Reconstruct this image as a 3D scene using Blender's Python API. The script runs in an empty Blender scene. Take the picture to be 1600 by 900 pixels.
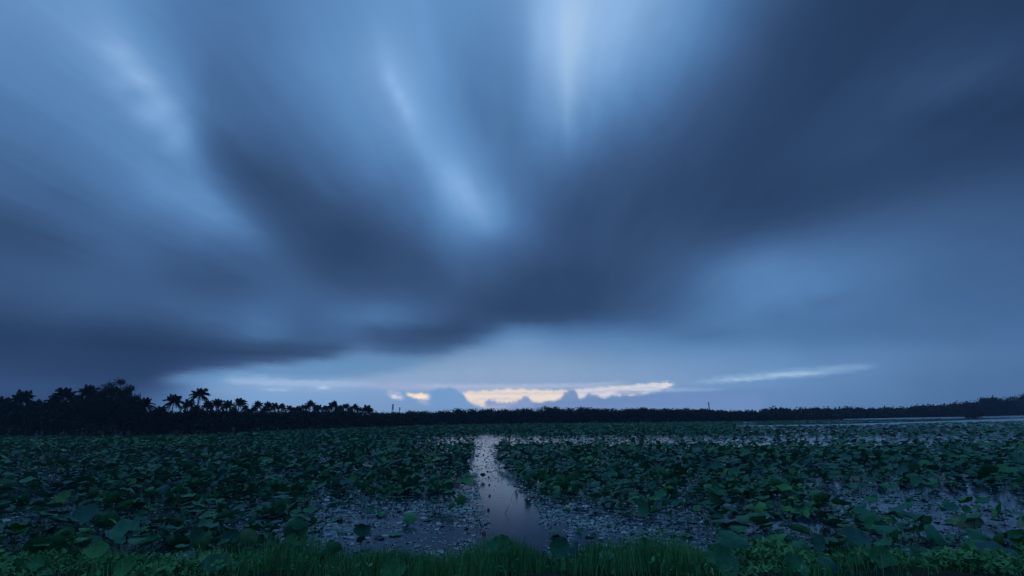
import bpy, math
from mathutils import Vector, Matrix
SKY_GAIN = 1.0
import math
import numpy as np
# ---------------------------------------------------------------- camera numbers (metres, radians)
FPX, CAM_H = 711.0, 4.0
PITCH, ROLL = math.radians(15.56), math.radians(0.62)
_f = np.array([0, math.cos(PITCH), math.sin(PITCH)]); _u0 = np.array([0, -math.sin(PITCH), math.cos(PITCH)]); _r0 = np.array([1.0, 0, 0])
_r = math.cos(ROLL)*_r0 - math.sin(ROLL)*_u0
_u = math.sin(ROLL)*_r0 + math.cos(ROLL)*_u0
def ray(px, py):
    px = np.asarray(px, float); py = np.asarray(py, float)
    d = ((px-800)/FPX)[..., None]*_r + ((450-py)/FPX)[..., None]*_u + _f
    return d/np.linalg.norm(d, axis=-1, keepdims=True)
def project(p):
    v = np.asarray(p, float)-np.array([0, 0, CAM_H])
    z = v@_f
    return 800+FPX*(v@_r)/z, 450-FPX*(v@_u)/z
# ---------------------------------------------------------------- the evening sky as bearings and heights
G_X = np.arange(0, 1601, 80)
G_Y = [0, 50, 100, 150, 200, 250, 300, 350, 400, 450, 500, 525, 550, 575, 600, 625, 645]
G_V = np.array([
[150,150,148,128,112,115,128,138,145,143,155,192,185,165,132,92,68,62,62,60,58],
[142,145,146,140,110,115,130,142,148,138,148,192,182,158,120,84,66,64,66,68,66],
[132,136,142,158,112,112,134,148,158,134,140,188,165,135,98,74,64,66,70,72,72],
[122,128,138,166,122,106,126,146,165,130,132,172,140,112,82,70,66,68,72,72,66],
[110,118,138,152,122,92,112,134,148,132,124,142,115,92,76,68,68,72,70,62,60],
[112,108,122,138,98,80,100,120,128,148,110,108,92,78,70,68,70,68,66,66,68],
[96,104,108,128,130,80,90,100,112,155,118,82,78,74,68,66,68,72,78,84,86],
[84,90,100,112,125,104,78,76,100,138,115,80,78,76,70,68,82,92,94,92,90],
[86,88,96,98,88,98,80,72,78,100,92,76,78,86,98,118,118,112,108,104,98],
[84,94,96,92,82,100,92,78,82,84,78,68,76,90,112,136,125,116,108,104,102],
[74,82,80,84,98,110,98,116,104,82,76,76,92,102,122,122,118,112,114,112,108],
[68,72,70,74,84,104,96,100,88,80,140,130,130,124,122,124,120,116,114,112,110],
[66,68,64,62,64,70,86,128,122,146,160,152,146,142,140,137,130,128,124,118,114],
[76,70,66,64,98,140,142,146,158,163,165,162,156,150,146,142,136,130,124,118,112],
[84,82,76,84,150,165,170,168,168,165,165,162,158,154,148,142,134,128,122,116,112],
[80,82,84,110,148,156,158,155,152,156,158,150,145,142,138,134,128,124,120,114,110],
[78,80,84,120,145,150,150,148,146,145,145,142,138,134,130,128,126,122,118,112,108]], float)
R_OF = ([55,60,68,80,100,120,140,160,180,195,215,240],[33,37,43,53,66,79,95,117,140,157,190,240])
B_OF = ([55,60,68,80,100,120,140,160,180,195,215,240],[86,93,104,119,145,168,191,209,227,237,236,220])
def spline_rows(V, xs, X):
    # cubic (Catmull-Rom) interpolation of the columns of V given at uniform or uneven xs
    xs = np.asarray(xs, float); X = np.clip(X, xs[0], xs[-1])
    i = np.clip(np.searchsorted(xs, X, side='right')-1, 0, len(xs)-2)
    t = (X-xs[i])/(xs[i+1]-xs[i])
    m = np.gradient(V, xs, axis=1)
    h = xs[i+1]-xs[i]
    return ((2*t**3-3*t**2+1)*V[:, i]+(t**3-2*t**2+t)*h*m[:, i]+(-2*t**3+3*t**2)*V[:, i+1]+(t**3-t**2)*h*m[:, i+1])
def sm(x): x = np.clip(x, 0, 1); return x*x*(3-2*x)
def paint_sky(PX, PY):
    """sRGB colour (0..255) of the evening sky at the bearings seen at photo position PX,PY (arrays of one shape)."""
    cols = np.arange(-400, 2001, 8.0); rows = np.arange(-100, 661, 4.0)
    A = spline_rows(G_V, G_X, cols)
    A = spline_rows(A.T, G_Y, rows).T
    # sample bilinear
    def samp(A, X, Y):
        fx = np.clip((X-cols[0])/8.0, 0, len(cols)-1.001); fy = np.clip((Y-rows[0])/4.0, 0, len(rows)-1.001)
        ix = fx.astype(int); iy = fy.astype(int); tx = fx-ix; ty = fy-iy
        return (A[iy, ix]*(1-tx)+A[iy, ix+1]*tx)*(1-ty)+(A[iy+1, ix]*(1-tx)+A[iy+1, ix+1]*tx)*ty
    # the clouds streak away from a point low over the far shore: smear the broad pattern along that direction
    g = 0; tw = 0
    for q, w in ((-.16,.5),(-.11,.8),(-.055,1),(0,1),(.055,1),(.11,.8),(.16,.5)):
        fade = sm((560-PY)/120)
        g = g+w*samp(A, PX+(PX-830)*q*fade, PY+(PY-600)*q*fade); tw += w
    g = g/tw
    def stroke(x0, y0, x1, y1, w0, w1, amt, sharp=1.0):
        nonlocal g
        dx, dy = x1-x0, y1-y0; L = math.hypot(dx, dy)
        t = ((PX-x0)*dx+(PY-y0)*dy)/L**2; s = ((PX-x0)*dy-(PY-y0)*dx)/L
        w = w0+(w1-w0)*np.clip(t, 0, 1)
        e = np.exp(-(np.abs(s)/w)**(2*sharp))*np.exp(-(np.abs(t-.5)/.52)**4)
        g = g+amt*e
    for s in STROKES: stroke(*s)
    g = g*(1-.10*sm((420-PX)/200)*sm((PY-470)/60))
    g = np.clip(g, 50, 245)
    # the lower edge of the big cloud bank over the clear strip
    R = np.interp(g, *R_OF); B = np.interp(g, *B_OF); G = g.copy()
    # towards the horizon the air is milkier
    k = sm((PY-520)/70)*np.exp(-((PX-760)/330)**2)
    R = R+9*k; B = B-8*k; k2 = sm((PY-500)/80); q2 = k2*np.clip((g-75)/80, 0, 1); R = R+5*q2; B = B-9*q2
    out = np.stack([R, G, B], -1)
    def poly(pts, col, soft=2.0, a=1.0, amp=0.0, seed=0, end=26.0):
        nonlocal out
        top = np.array([(p[0], p[1]) for p in pts]); bot = np.array([(p[0], p[2]) for p in pts])
        t = np.interp(PX, top[:, 0], top[:, 1]); b = np.interp(PX, bot[:, 0], bot[:, 1])
        if amp:
            wob = amp*(np.sin(PX*.31+seed)+.6*np.sin(PX*.83+seed*2.1)+.4*np.sin(PX*1.7+seed*3.3))/2
            t = t+wob; b = b+wob*.7
        m = sm((PY-t)/soft+.5)*sm((b-PY)/soft+.5)*sm((PX-pts[0][0])/end)*sm((pts[-1][0]-PX)/end)*a
        c = np.array(col, float)
        if bot[1, 1] > 655: m = m*(1-.6*sm((PY-626)/22))
        out = out*(1-m[..., None])+c*m[..., None]
    for q in PATCHES: poly(*q[:2], **q[2])
    return out
STROKES = [
 (150,50,310,245, 34,22, 12),(170,70,300,215, 17,11, 20),(165,140,285,228, 10,8, 18),(175,176,225,205,4,3,8),(190,135,268,200,5,4,-8),
 (330,100,330,260, 30,34,-8),(300,280,400,380,30,26,8),(230,270,340,350,30,26,6),
 (590,60,650,190,22,20,8),(596,100,645,185,10,8,16),(630,180,760,350,26,30,10),(700,260,780,370,18,20,8),(720,265,760,350,7,8,6),(700,280,735,360,4,4,-4),
 (730,120,760,220,20,16,-5),(835,0,850,110,16,16,7),(888,0,890,210,26,13,14),(885,100,885,230,9,7,6),
 (770,290,790,350,24,20,8),
 (1090,445,1230,400,34,24,8),(385,515,455,520,22,14,8),(570,485,640,500,18,18,6),
 (-60,350,120,400,26,30,-6),(40,330,240,420,14,16,4),(-40,240,160,330,16,20,-6),(260,420,400,460,22,20,-6),(250,470,330,500,20,14,5),
 (325,200,410,350,30,34,-7),(400,340,540,420,34,34,-4),(245,180,330,300,16,20,10),(330,310,430,400,20,20,8),
 (780,470,860,440,30,26,-6),(620,530,720,520,18,18,-8),(560,400,640,450,40,26,5),
 (1260,472,1345,465,8,6,-6),(1060,523,1140,520,8,6,-6),(1380,195,1660,150,20,26,-7),(1380,140,1620,90,22,24,4),
]
PATCHES = [
 ([(-60,530,600),(60,540,590),(200,545,588),(330,545,580),(420,548,570),(520,538,556),(580,528,545)], (44,66,103), dict(soft=16,a=.5,end=60)),
 ([(540,500,545),(620,515,552),(690,515,555),(740,480,535),(800,440,510),(860,440,500),(940,440,492)], (50,76,116), dict(soft=20,a=.5,end=60)),
 ([(230,592,600),(300,580,600),(400,574,600),(520,560,592),(620,552,572)], (112,158,200), dict(soft=10,a=.5,end=60)),
 ([(360,577,594),(480,567,592),(560,552,588),(680,556,572)], (95,140,182), dict(soft=10,a=.55,end=50)),
 ([(340,590,598),(410,589,602),(470,593,603),(530,596,604),(600,599,603)], (162,188,220), dict(soft=6,a=.7,amp=1,seed=1)),
 ([(405,608,610),(430,607,610),(455,608,610)], (170,190,220), dict(soft=3,a=.8,end=12)),
 ([(492,605,607),(503,603,608),(514,606,609)], (190,208,232), dict(soft=3,a=.9,end=6)),
 ([(360,606,660),(440,612,660),(520,612,660),(600,608,660),(650,610,660),(690,608,660)], (118,160,204), dict(soft=8,a=.55,amp=1.2,seed=14)),
 ([(560,598,606),(640,598,610),(720,600,612),(780,600,609),(900,600,606),(980,598,603)], (158,176,208), dict(soft=7,a=.7,end=60)),
 ([(602,610,616),(612,609,622),(622,612,624),(634,620,624)], (172,182,212), dict(soft=4,a=.7,amp=1,end=6)),
 ([(609,617,620),(618,618,623),(630,622,624)], (222,222,226), dict(soft=2,a=.8,end=4)),
 ([(633,613,617),(642,615,620),(655,615,624),(680,616,624),(692,620,626)], (250,232,205), dict(soft=4,amp=1.2,seed=2,end=6)),
 ([(648,624,628),(670,624,634),(690,626,634)], (166,180,208), dict(soft=4,a=.6,end=10)),
 ([(712,612,616),(722,613,624),(735,612,631),(750,611,636),(765,610,640),(790,608,637),(810,608,630),(840,609,629),(870,610,627),(900,609,624),(930,606,623),(960,604,620),(1000,601,618),(1030,598.5,611),(1056,598,600)], (238,224,206), dict(soft=5,amp=1.4,seed=3,a=.95,end=8)),
 ([(880,608,624),(940,605,622),(980,603,618),(1060,596,606)], (196,208,224), dict(soft=6,a=.6,end=40)),
 ([(726,618,620),(760,615,618.5),(800,616,619)], (232,222,214), dict(soft=3,a=.7,amp=1.2,seed=5,end=12)),
 ([(740,623,625),(770,621,624),(820,622,625)], (230,216,206), dict(soft=2.5,a=.6,amp=1.2,seed=15,end=12)),
 ([(722,628,632),(750,628,634),(790,631,634)], (216,196,190), dict(soft=3,a=.5,amp=1,seed=7,end=10)),
 ([(722,616,618),(770,613,615.5),(850,614,616.5),(930,611,613)], (176,186,208), dict(soft=3,a=.55,amp=1.3,seed=21,end=24)),
 ([(730,625,627),(770,622,624),(830,624,626)], (170,178,202), dict(soft=3,a=.5,amp=1.2,seed=23,end=16)),
 ([(905,613,616),(960,609,612),(1020,604,606.5),(1045,602,604)], (160,180,210), dict(soft=3,a=.55,amp=1,seed=25,end=20)),
 ([(640,600,605),(720,602,606),(820,601,606),(920,599,603),(1000,594,598)], (186,200,222), dict(soft=6,a=.45,amp=1,seed=27,end=50)),
 ([(955,612,616),(985,611,616),(1015,610,615)], (130,150,188), dict(soft=3,a=.7,amp=1,end=16)),
 ([(990,611,614),(1040,607,613),(1100,607,611),(1145,608,610)], (156,184,216), dict(soft=4,a=.7,amp=.6,end=30)),
 ([(1000,610,660),(1200,606,660),(1340,610,660)], (98,134,178), dict(soft=14,a=.6,end=120)),
 ([(1062,597.5,599),(1100,593,599),(1150,586,597),(1200,582,591),(1260,577,589),(1320,573,581),(1385,571.5,573)], (136,174,206), dict(soft=7,a=.75,amp=1.6,seed=4,end=50)),
 ([(1105,593,595),(1180,589,593),(1230,583,588),(1295,579,583)], (170,202,222), dict(soft=4,a=.7,amp=1.6,seed=9,end=40)),
 # grey-blue cumulus heads in front of the bright strip
 ([(664,618,660),(674,609,660),(684,608,660),(700,605,660),(712,608,660),(722,614,660),(730,625,660),(742,633,660),(764,638,660)], (112,154,198), dict(soft=6,amp=1.6,seed=6,end=12)),
 ([(754,632,660),(763,625,660),(772,625,660),(778,630,660),(790,628,660),(800,630,660),(812,624,660),(822,619,660),(830,624,660),(834,630,660),(850,634,660)], (128,152,194), dict(soft=5,amp=2,seed=8,end=8)),
 ([(826,632,660),(860,627,660),(876,624,660),(882,613,660),(893,609,660),(901,612,660),(905,622,660),(913,622,660),(920,614,660),(930,617,660),(940,622,660),(960,618,660),(1000,617,660),(1035,612,660),(1080,614,660),(1200,618,660)], (106,138,184), dict(soft=5.5,amp=2,seed=10,a=.92,end=14)),
 ([(840,630,660),(900,632,660),(1000,634,660),(1300,640,660)], (124,148,188), dict(soft=10,a=.5,end=60)),
]
C = bpy.context.scene.collection
scn = bpy.context.scene
rng = np.random.default_rng(11)
# ================================================================ camera
cam = bpy.data.cameras.new('camera'); camo = bpy.data.objects.new('camera', cam); C.objects.link(camo); scn.camera = camo
cam.sensor_fit = 'HORIZONTAL'; cam.sensor_width = 36.0; cam.lens = 36.0*FPX/1600
cam.clip_start = 0.1; cam.clip_end = 12000
camo.matrix_world = Matrix(((_r[0], _u[0], -_f[0], 0), (_r[1], _u[1], -_f[1], 0), (_r[2], _u[2], -_f[2], CAM_H), (0, 0, 0, 1)))
# ================================================================ world
scn.view_settings.view_transform = 'Standard'; scn.view_settings.look = 'None'
scn.view_settings.exposure = 0.0; scn.view_settings.gamma = 1.0
scn.cycles.use_denoising = True
scn.cycles.max_bounces = 5; scn.cycles.diffuse_bounces = 2; scn.cycles.glossy_bounces = 3
SUN_EL, SUN_AZ = math.radians(2.0), math.radians(-2.0)
def lin(c): c = np.asarray(c, float)/255; return np.where(c <= .04045, c/12.92, ((c+.055)/1.055)**2.4)
class NT:
    def __init__(s, tree): s.t = tree; s.n = tree.nodes; s.l = tree.links
    def new(s, kind, **kw):
        n = s.n.new(kind)
        for k, v in kw.items(): setattr(n, k, v)
        return n
    def put(s, sock, v):
        if isinstance(v, bpy.types.NodeSocket): s.l.new(v, sock)
        else: sock.default_value = v
    def math(s, op, a, b=0.0, c=None, clamp=False):
        n = s.new('ShaderNodeMath', operation=op, use_clamp=clamp)
        s.put(n.inputs[0], a); s.put(n.inputs[1], b)
        if c is not None: s.put(n.inputs[2], c)
        return n.outputs[0]
    def mix(s, f, a, b, blend='MIX'):
        n = s.new('ShaderNodeMix', data_type='RGBA', blend_type=blend)
        s.put(n.inputs[0], f); s.put(n.inputs[6], a); s.put(n.inputs[7], b)
        return n.outputs[2]
    def ramp(s, f, stops, interp='LINEAR'):
        n = s.new('ShaderNodeValToRGB'); e = n.color_ramp.elements; n.color_ramp.interpolation = interp
        while len(e) < len(stops): e.new(1.0)
        for q, (p, c) in zip(e, stops): q.position = p; q.color = tuple(c)+((1,) if len(c) == 3 else ())
        s.put(n.inputs[0], f); return n.outputs[0]
    def noise(s, vec, scale, detail=3, rough=.5, dist=0.0):
        n = s.new('ShaderNodeTexNoise'); s.put(n.inputs['Vector'], vec) if vec is not None else None
        n.inputs['Scale'].default_value = scale; n.inputs['Detail'].default_value = detail
        n.inputs['Roughness'].default_value = rough; n.inputs['Distortion'].default_value = dist
        return n.outputs['Fac']
    def maprange(s, v, a, b, c=0.0, d=1.0, smooth=False):
        n = s.new('ShaderNodeMapRange', interpolation_type='SMOOTHSTEP' if smooth else 'LINEAR')
        s.put(n.inputs[0], v)
        for i, x in zip((1, 2, 3, 4), (a, b, c, d)): n.inputs[i].default_value = x
        return n.outputs[0]
w = bpy.data.worlds.new('World'); scn.world = w; w.use_nodes = True
w.node_tree.nodes.clear(); W = NT(w.node_tree)
tc = W.new('ShaderNodeTexCoord'); nrm = W.new('ShaderNodeVectorMath', operation='NORMALIZE'); W.l.new(tc.outputs['Generated'], nrm.inputs[0])
sx = W.new('ShaderNodeSeparateXYZ'); W.l.new(nrm.outputs[0], sx.inputs[0]); DX, DY, DZ = sx.outputs
# cloud-deck coordinates (a flat layer overhead) give the wind streaks
zc = W.math('MAXIMUM', DZ, .045)
px_ = W.math('DIVIDE', DX, zc); py_ = W.math('DIVIDE', DY, zc)
cb = W.new('ShaderNodeCombineXYZ'); W.l.new(W.math('MULTIPLY', W.math('SUBTRACT', px_, W.math('MULTIPLY', py_, .045)), 2.3), cb.inputs[0]); W.l.new(W.math('MULTIPLY', py_, .32), cb.inputs[1])
streak = W.noise(cb.outputs[0], 1.1, 3, .5, .3)
fine = W.noise(nrm.outputs[0], 3.6, 5, .55, .6)
above = W.maprange(DZ, .05, .5, smooth=True)
az = W.math('ARCTAN2', DX, DY); el = W.math('ARCSINE', DZ)
wob = W.math('MULTIPLY', W.math('SUBTRACT', streak, .5), above)
azw = W.math('ADD', az, W.math('MULTIPLY', wob, .045))
AZM = math.radians(58)
tt = W.math('DIVIDE', W.math('ADD', azw, AZM), 2*AZM, clamp=True)
wz = W.new('ShaderNodeCombineXYZ'); W.l.new(W.math('MULTIPLY', az, 60), wz.inputs[0]); W.l.new(W.math('MULTIPLY', el, 330), wz.inputs[1])
wisp = W.math('SUBTRACT', W.noise(wz.outputs[0], 1.0, 5, .65, .4), .5)
bil = W.math('MULTIPLY', W.math('SUBTRACT', fine, .5), W.maprange(el, math.radians(3), math.radians(12), smooth=True))
elw = W.math('ADD', el, W.math('MULTIPLY', wob, .03))
elw = W.math('ADD', elw, W.math('MULTIPLY', bil, .04))
elw = W.math('ADD', elw, W.math('MULTIPLY', wisp, W.maprange(el, math.radians(1.2), math.radians(3.2), .005, .012)))
elw = W.math('MAXIMUM', elw, 0.0)
tcol = W.new('ShaderNodeCombineColor'); [W.l.new(tt, tcol.inputs[i]) for i in range(3)]
EL = [0,.4,.7,.9,1.1,1.3,1.5,1.7,1.9,2.1,2.3,2.5,2.7,2.9,3.1,3.3,3.5,3.8,4.2,4.7,5.3,6,6.8,7.7,8.7,10,11.3,12.6,14,15.4,16.8,18.2,19.6,21,22.5,24,25.5,27,28.5,30,31.5,33,34.5,36,37.5,39,41,43,45.5,48]
NP_ = 150
AZ0, AZ1 = math.radians(-17), math.radians(29)
t2 = W.math('DIVIDE', W.math('SUBTRACT', az, AZ0), AZ1-AZ0, clamp=True)
tcol2 = W.new('ShaderNodeCombineColor'); [W.l.new(t2, tcol2.inputs[i]) for i in range(3)]
inner = W.math('MULTIPLY', W.maprange(t2, .005, .03), W.maprange(t2, .97, .995, 1.0, 0.0))
def row(e, lo, hi, n_, src):
    a = np.linspace(lo, hi, n_); er = math.radians(e)
    d = np.stack([np.cos(er)*np.sin(a), np.cos(er)*np.cos(a), np.full(n_, math.sin(er))], -1)
    X, Y = project(d+np.array([0, 0, CAM_H]))
    c = lin(np.clip(paint_sky(X, np.minimum(Y, 655)), 0, 255))*SKY_GAIN
    cn = W.new('ShaderNodeRGBCurve'); W.l.new(src, cn.inputs['Color'])
    cn.mapping.extend = 'HORIZONTAL'
    for ch in range(3):
        cu = cn.mapping.curves[ch]
        cu.points[0].location = (0, float(c[0, ch])); cu.points[1].location = (1, float(c[-1, ch]))
        for i in range(1, n_-1): cu.points.new(i/(n_-1), float(c[i, ch]))
        for p in cu.points: p.handle_type = 'VECTOR'
    cn.mapping.update(); return cn.outputs[0]
prev = None
for k, e in enumerate(EL):
    o = row(e, -AZM, AZM, NP_, tcol.outputs[0])
    if e < 4.5: o = W.mix(inner, o, row(e, AZ0, AZ1, 240, tcol2.outputs[0]))
    prev = o if prev is None else W.mix(W.maprange(elw, math.radians(EL[k-1]), math.radians(e)), prev, o)
dim = tuple(lin((92, 130, 182))*SKY_GAIN)+(1,)
col = W.mix(W.maprange(el, math.radians(50), math.radians(75), smooth=True), prev, dim)
aba = W.math('ABSOLUTE', az)
col = W.mix(W.maprange(aba, math.radians(62), math.radians(110), smooth=True), col, tuple(lin((70, 104, 152))*SKY_GAIN)+(1,))
fibre = W.noise(cb.outputs[0], 3.4, 4, .62, .15)
gain = W.math('MULTIPLY_ADD', wob, .42, 1.0)
gain = W.math('ADD', gain, W.math('MULTIPLY', W.math('MULTIPLY', W.math('SUBTRACT', fibre, .5), above), .22))
gain = W.math('ADD', gain, W.math('MULTIPLY', W.math('SUBTRACT', fine, .5), .30))
gc = W.new('ShaderNodeCombineColor'); [W.l.new(gain, gc.inputs[i]) for i in range(3)]
col = W.mix(1.0, col, gc.outputs[0], 'MULTIPLY')
low = W.maprange(el, math.radians(2.5), math.radians(9), 1.0, 0.0, True)
col = W.mix(low, col, W.mix(1.0, col, (1.23, 1.19, 1.22, 1), 'MULTIPLY'))
bg = W.new('ShaderNodeBackground'); W.l.new(col, bg.inputs[0]); bg.inputs[1].default_value = 1.0
skt = W.new('ShaderNodeTexSky', sky_type='NISHITA', sun_disc=False, sun_elevation=SUN_EL, sun_rotation=SUN_AZ)
bg2 = W.new('ShaderNodeBackground'); W.l.new(skt.outputs[0], bg2.inputs[0]); bg2.inputs[1].default_value = .05
mx = W.new('ShaderNodeMixShader'); mx.inputs[0].default_value = .004
W.l.new(bg.outputs[0], mx.inputs[1]); W.l.new(bg2.outputs[0], mx.inputs[2])
wo = W.new('ShaderNodeOutputWorld'); W.l.new(mx.outputs[0], wo.inputs[0])
sun = bpy.data.lights.new('sun', 'SUN'); suno = bpy.data.objects.new('sun', sun); C.objects.link(suno)
sun.energy = .008; sun.angle = math.radians(18); sun.color = (1, .92, .86)
sd = Vector((math.sin(SUN_AZ)*math.cos(SUN_EL), math.cos(SUN_AZ)*math.cos(SUN_EL), math.sin(SUN_EL)))
suno.rotation_euler = sd.to_track_quat('Z', 'Y').to_euler()
suno.location = (0, 0, 60)
# ================================================================ helpers
def YH(px): return 648-.01082*(px-800)
def ground(px, py, z=0.0):
    d = ray(px, py); t = (z-CAM_H)/d[..., 2]
    return np.stack([d[..., 0]*t, d[..., 1]*t, np.full(np.shape(t), float(z))], -1)
def at_dist(px, py, dist):
    """point on the bearing through px,py at a horizontal distance"""
    d = ray(px, py); t = dist/np.hypot(d[..., 0], d[..., 1])
    return d*t[..., None]+np.array([0, 0, CAM_H])
def mesh_tris(name, V, T, mat, uv=None, tint=None, smooth=False):
    V = np.asarray(V, np.float32).reshape(-1, 3); T = np.asarray(T, np.int32).reshape(-1, 3)
    me = bpy.data.meshes.new(name)
    me.vertices.add(len(V)); me.vertices.foreach_set('co', V.ravel())
    me.loops.add(len(T)*3); me.loops.foreach_set('vertex_index', T.ravel())
    me.polygons.add(len(T)); me.polygons.foreach_set('loop_start', np.arange(0, len(T)*3, 3, dtype=np.int32))
    if smooth: me.polygons.foreach_set('use_smooth', np.ones(len(T), bool))
    if uv is not None:
        l = me.uv_layers.new(name='uv'); l.data.foreach_set('uv', np.asarray(uv, np.float32)[T.ravel()].ravel())
    if tint is not None:
        a = me.attributes.new('tint', 'FLOAT', 'POINT'); a.data.foreach_set('value', np.asarray(tint, np.float32))
    me.update(calc_edges=True); me.materials.append(mat); return me
def link(name, me, parent=None, loc=None, rot=None, scale=None):
    o = bpy.data.objects.new(name, me); C.objects.link(o)
    if parent is not None: o.parent = parent
    if loc is not None: o.location = loc
    if rot is not None: o.rotation_euler = rot
    if scale is not None: o.scale = scale
    return o
def tag(o, label=None, cat=None, group=None, kind=None):
    if label: o['label'] = label
    if cat: o['category'] = cat
    if group: o['group'] = group
    if kind: o['kind'] = kind
    return o
def empty(name, loc, rz=0.0):
    o = bpy.data.objects.new(name, None); o.empty_display_size = .2; C.objects.link(o); o.location = loc; o.rotation_euler = (0, 0, rz); return o
def rotmat(rx, ry, rz):
    cx, sx_, cy, sy, cz, sz = np.cos(rx), np.sin(rx), np.cos(ry), np.sin(ry), np.cos(rz), np.sin(rz)
    R = np.empty(np.shape(rx)+(3, 3))
    R[..., 0, 0] = cz*cy; R[..., 0, 1] = cz*sy*sx_-sz*cx; R[..., 0, 2] = cz*sy*cx+sz*sx_
    R[..., 1, 0] = sz*cy; R[..., 1, 1] = sz*sy*sx_+cz*cx; R[..., 1, 2] = sz*sy*cx-cz*sx_
    R[..., 2, 0] = -sy; R[..., 2, 1] = cy*sx_; R[..., 2, 2] = cy*cx
    return R
def scatter(templates, idx, pos, scale, R, tint=None):
    """copies of (V,T,uv) templates merged into arrays"""
    Vs, Ts, Us, Ns = [], [], [], []; off = 0
    for k, (V, T, U) in enumerate(templates):
        m = np.where(idx == k)[0]
        if not len(m): continue
        sc = scale[m]; sc = sc[:, None, None] if sc.ndim == 1 else sc[:, None, :]
        P = np.einsum('nij,nvj->nvi', R[m], V[None]*sc)+pos[m][:, None, :]
        n = len(V)
        Ts.append((T[None]+(np.arange(len(m))*n)[:, None, None]).reshape(-1, 3)+off); off += n*len(m)
        Vs.append(P.reshape(-1, 3)); Us.append(np.tile(U, (len(m), 1)))
        if tint is not None: Ns.append(np.repeat(tint[m], n))
    return np.concatenate(Vs), np.concatenate(Ts), np.concatenate(Us), (np.concatenate(Ns) if tint is not None else None)
def tube(pts, rad, n=6):
    pts = np.asarray(pts, float); m = len(pts); V = []; 
    for i in range(m):
        d = pts[min(i+1, m-1)]-pts[max(i-1, 0)]; d = d/np.linalg.norm(d)
        a = np.cross(d, (0, 0, 1) if abs(d[2]) < .9 else (1, 0, 0)); a /= np.linalg.norm(a); b = np.cross(d, a)
        for k in range(n):
            t = 2*math.pi*k/n; V.append(pts[i]+rad[i]*(math.cos(t)*a+math.sin(t)*b))
    T = []
    for i in range(m-1):
        for k in range(n):
            p, q = i*n+k, i*n+(k+1) % n; T += [(p, q, q+n), (p, q+n, p+n)]
    for k in range(1, n-1): T += [(0, k+1, k), ((m-1)*n, (m-1)*n+k, (m-1)*n+k+1)]
    return np.array(V), np.array(T)
def join(parts):
    Vs, Ts, off = [], [], 0
    for V, T in parts:
        Vs.append(V); Ts.append(np.asarray(T)+off); off += len(V)
    return np.concatenate(Vs), np.concatenate(Ts)
def box(c, s):
    c = np.array(c, float); s = np.array(s, float)/2
    V = np.array([[x, y, z] for x in (-1, 1) for y in (-1, 1) for z in (-1, 1)])*s+c
    T = [(0,1,3),(0,3,2),(4,6,7),(4,7,5),(0,4,5),(0,5,1),(2,3,7),(2,7,6),(0,2,6),(0,6,4),(1,5,7),(1,7,3)]
    return V, np.array(T)
# ================================================================ materials
def material(name, base=None, rough=.6, spec=.5):
    m = bpy.data.materials.new(name); m.use_nodes = True; t = NT(m.node_tree); b = m.node_tree.nodes['Principled BSDF']
    if base is not None: b.inputs['Base Color'].default_value = tuple(base)+(1,)
    b.inputs['Roughness'].default_value = rough; b.inputs['Specular IOR Level'].default_value = spec
    return m, t, b
def tinted(name, source, stops, rough, spec, veins=False, rvar=0.0):
    m, t, b = material(name, None, rough, spec)
    if source == 'attribute': f = t.new('ShaderNodeAttribute', attribute_name='tint').outputs['Fac']
    else:
        f = t.new('ShaderNodeObjectInfo').outputs['Color']
        s = t.new('ShaderNodeSeparateColor'); t.l.new(f, s.inputs[0]); f = s.outputs[0]
    c = t.ramp(f, stops)
    if veins:
        uv = t.new('ShaderNodeTexCoord').outputs['UV']; s = t.new('ShaderNodeSeparateXYZ'); t.l.new(uv, s.inputs[0])
        an = t.math('ARCTAN2', s.outputs[1], s.outputs[0])
        v = t.math('POWER', t.math('ABSOLUTE', t.math('COSINE', t.math('MULTIPLY', an, 10.5))), 14)
        n = t.noise(uv, 3.2, 3, .6)
        c = t.mix(t.math('MULTIPLY', v, .28), c, (.07, .24, .10, 1))
        c = t.mix(1.0, c, t.ramp(n, [(.25, (.62, .62, .62)), (.75, (1.3, 1.3, 1.3))]), 'MULTIPLY')
        rr = t.new('ShaderNodeVectorMath', operation='LENGTH'); t.l.new(uv, rr.inputs[0]); rl = rr.outputs['Value']
        c = t.mix(t.math('MULTIPLY', t.maprange(rl, .88, .99), .38), c, (.15, .20, .09, 1))
        c = t.mix(t.math('MULTIPLY', t.maprange(rl, .10, .04), .5), c, (.16, .26, .14, 1))
        dead = t.ramp(t.noise(uv, 1.3, 4, .7, 1.0), [(.68, (0, 0, 0)), (.76, (1, 1, 1))])
        c = t.mix(t.math('MULTIPLY', dead, .5), c, (.07, .055, .03, 1))
        bp = t.new('ShaderNodeBump'); bp.inputs['Strength'].default_value = .5; bp.inputs['Distance'].default_value = .06
        t.l.new(t.math('ADD', n, t.math('MULTIPLY', v, .3)), bp.inputs['Height']); t.l.new(bp.outputs[0], b.inputs['Normal'])
        geo = t.new('ShaderNodeNewGeometry')
        c = t.mix(geo.outputs['Backfacing'], c, t.mix(.55, c, (.05, .20, .055, 1)))
        t.l.new(t.maprange(n, .3, .7, rough-.1, rough+.14), b.inputs['Roughness'])
    t.l.new(c, b.inputs['Base Color'])
    return m
LOTUS = [(0, (.036, .15, .14)), (.25, (.026, .21, .135)), (.55, (.040, .30, .12)), (.8, (.09, .38, .09)), (.92, (.12, .34, .07)), (1, (.30, .42, .24))]
M_leaf_a = tinted('lotus_leaf_field', 'attribute', LOTUS, .45, .30, True)
M_leaf_o = tinted('lotus_leaf_near', 'object', LOTUS, .45, .30, True)
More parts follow.
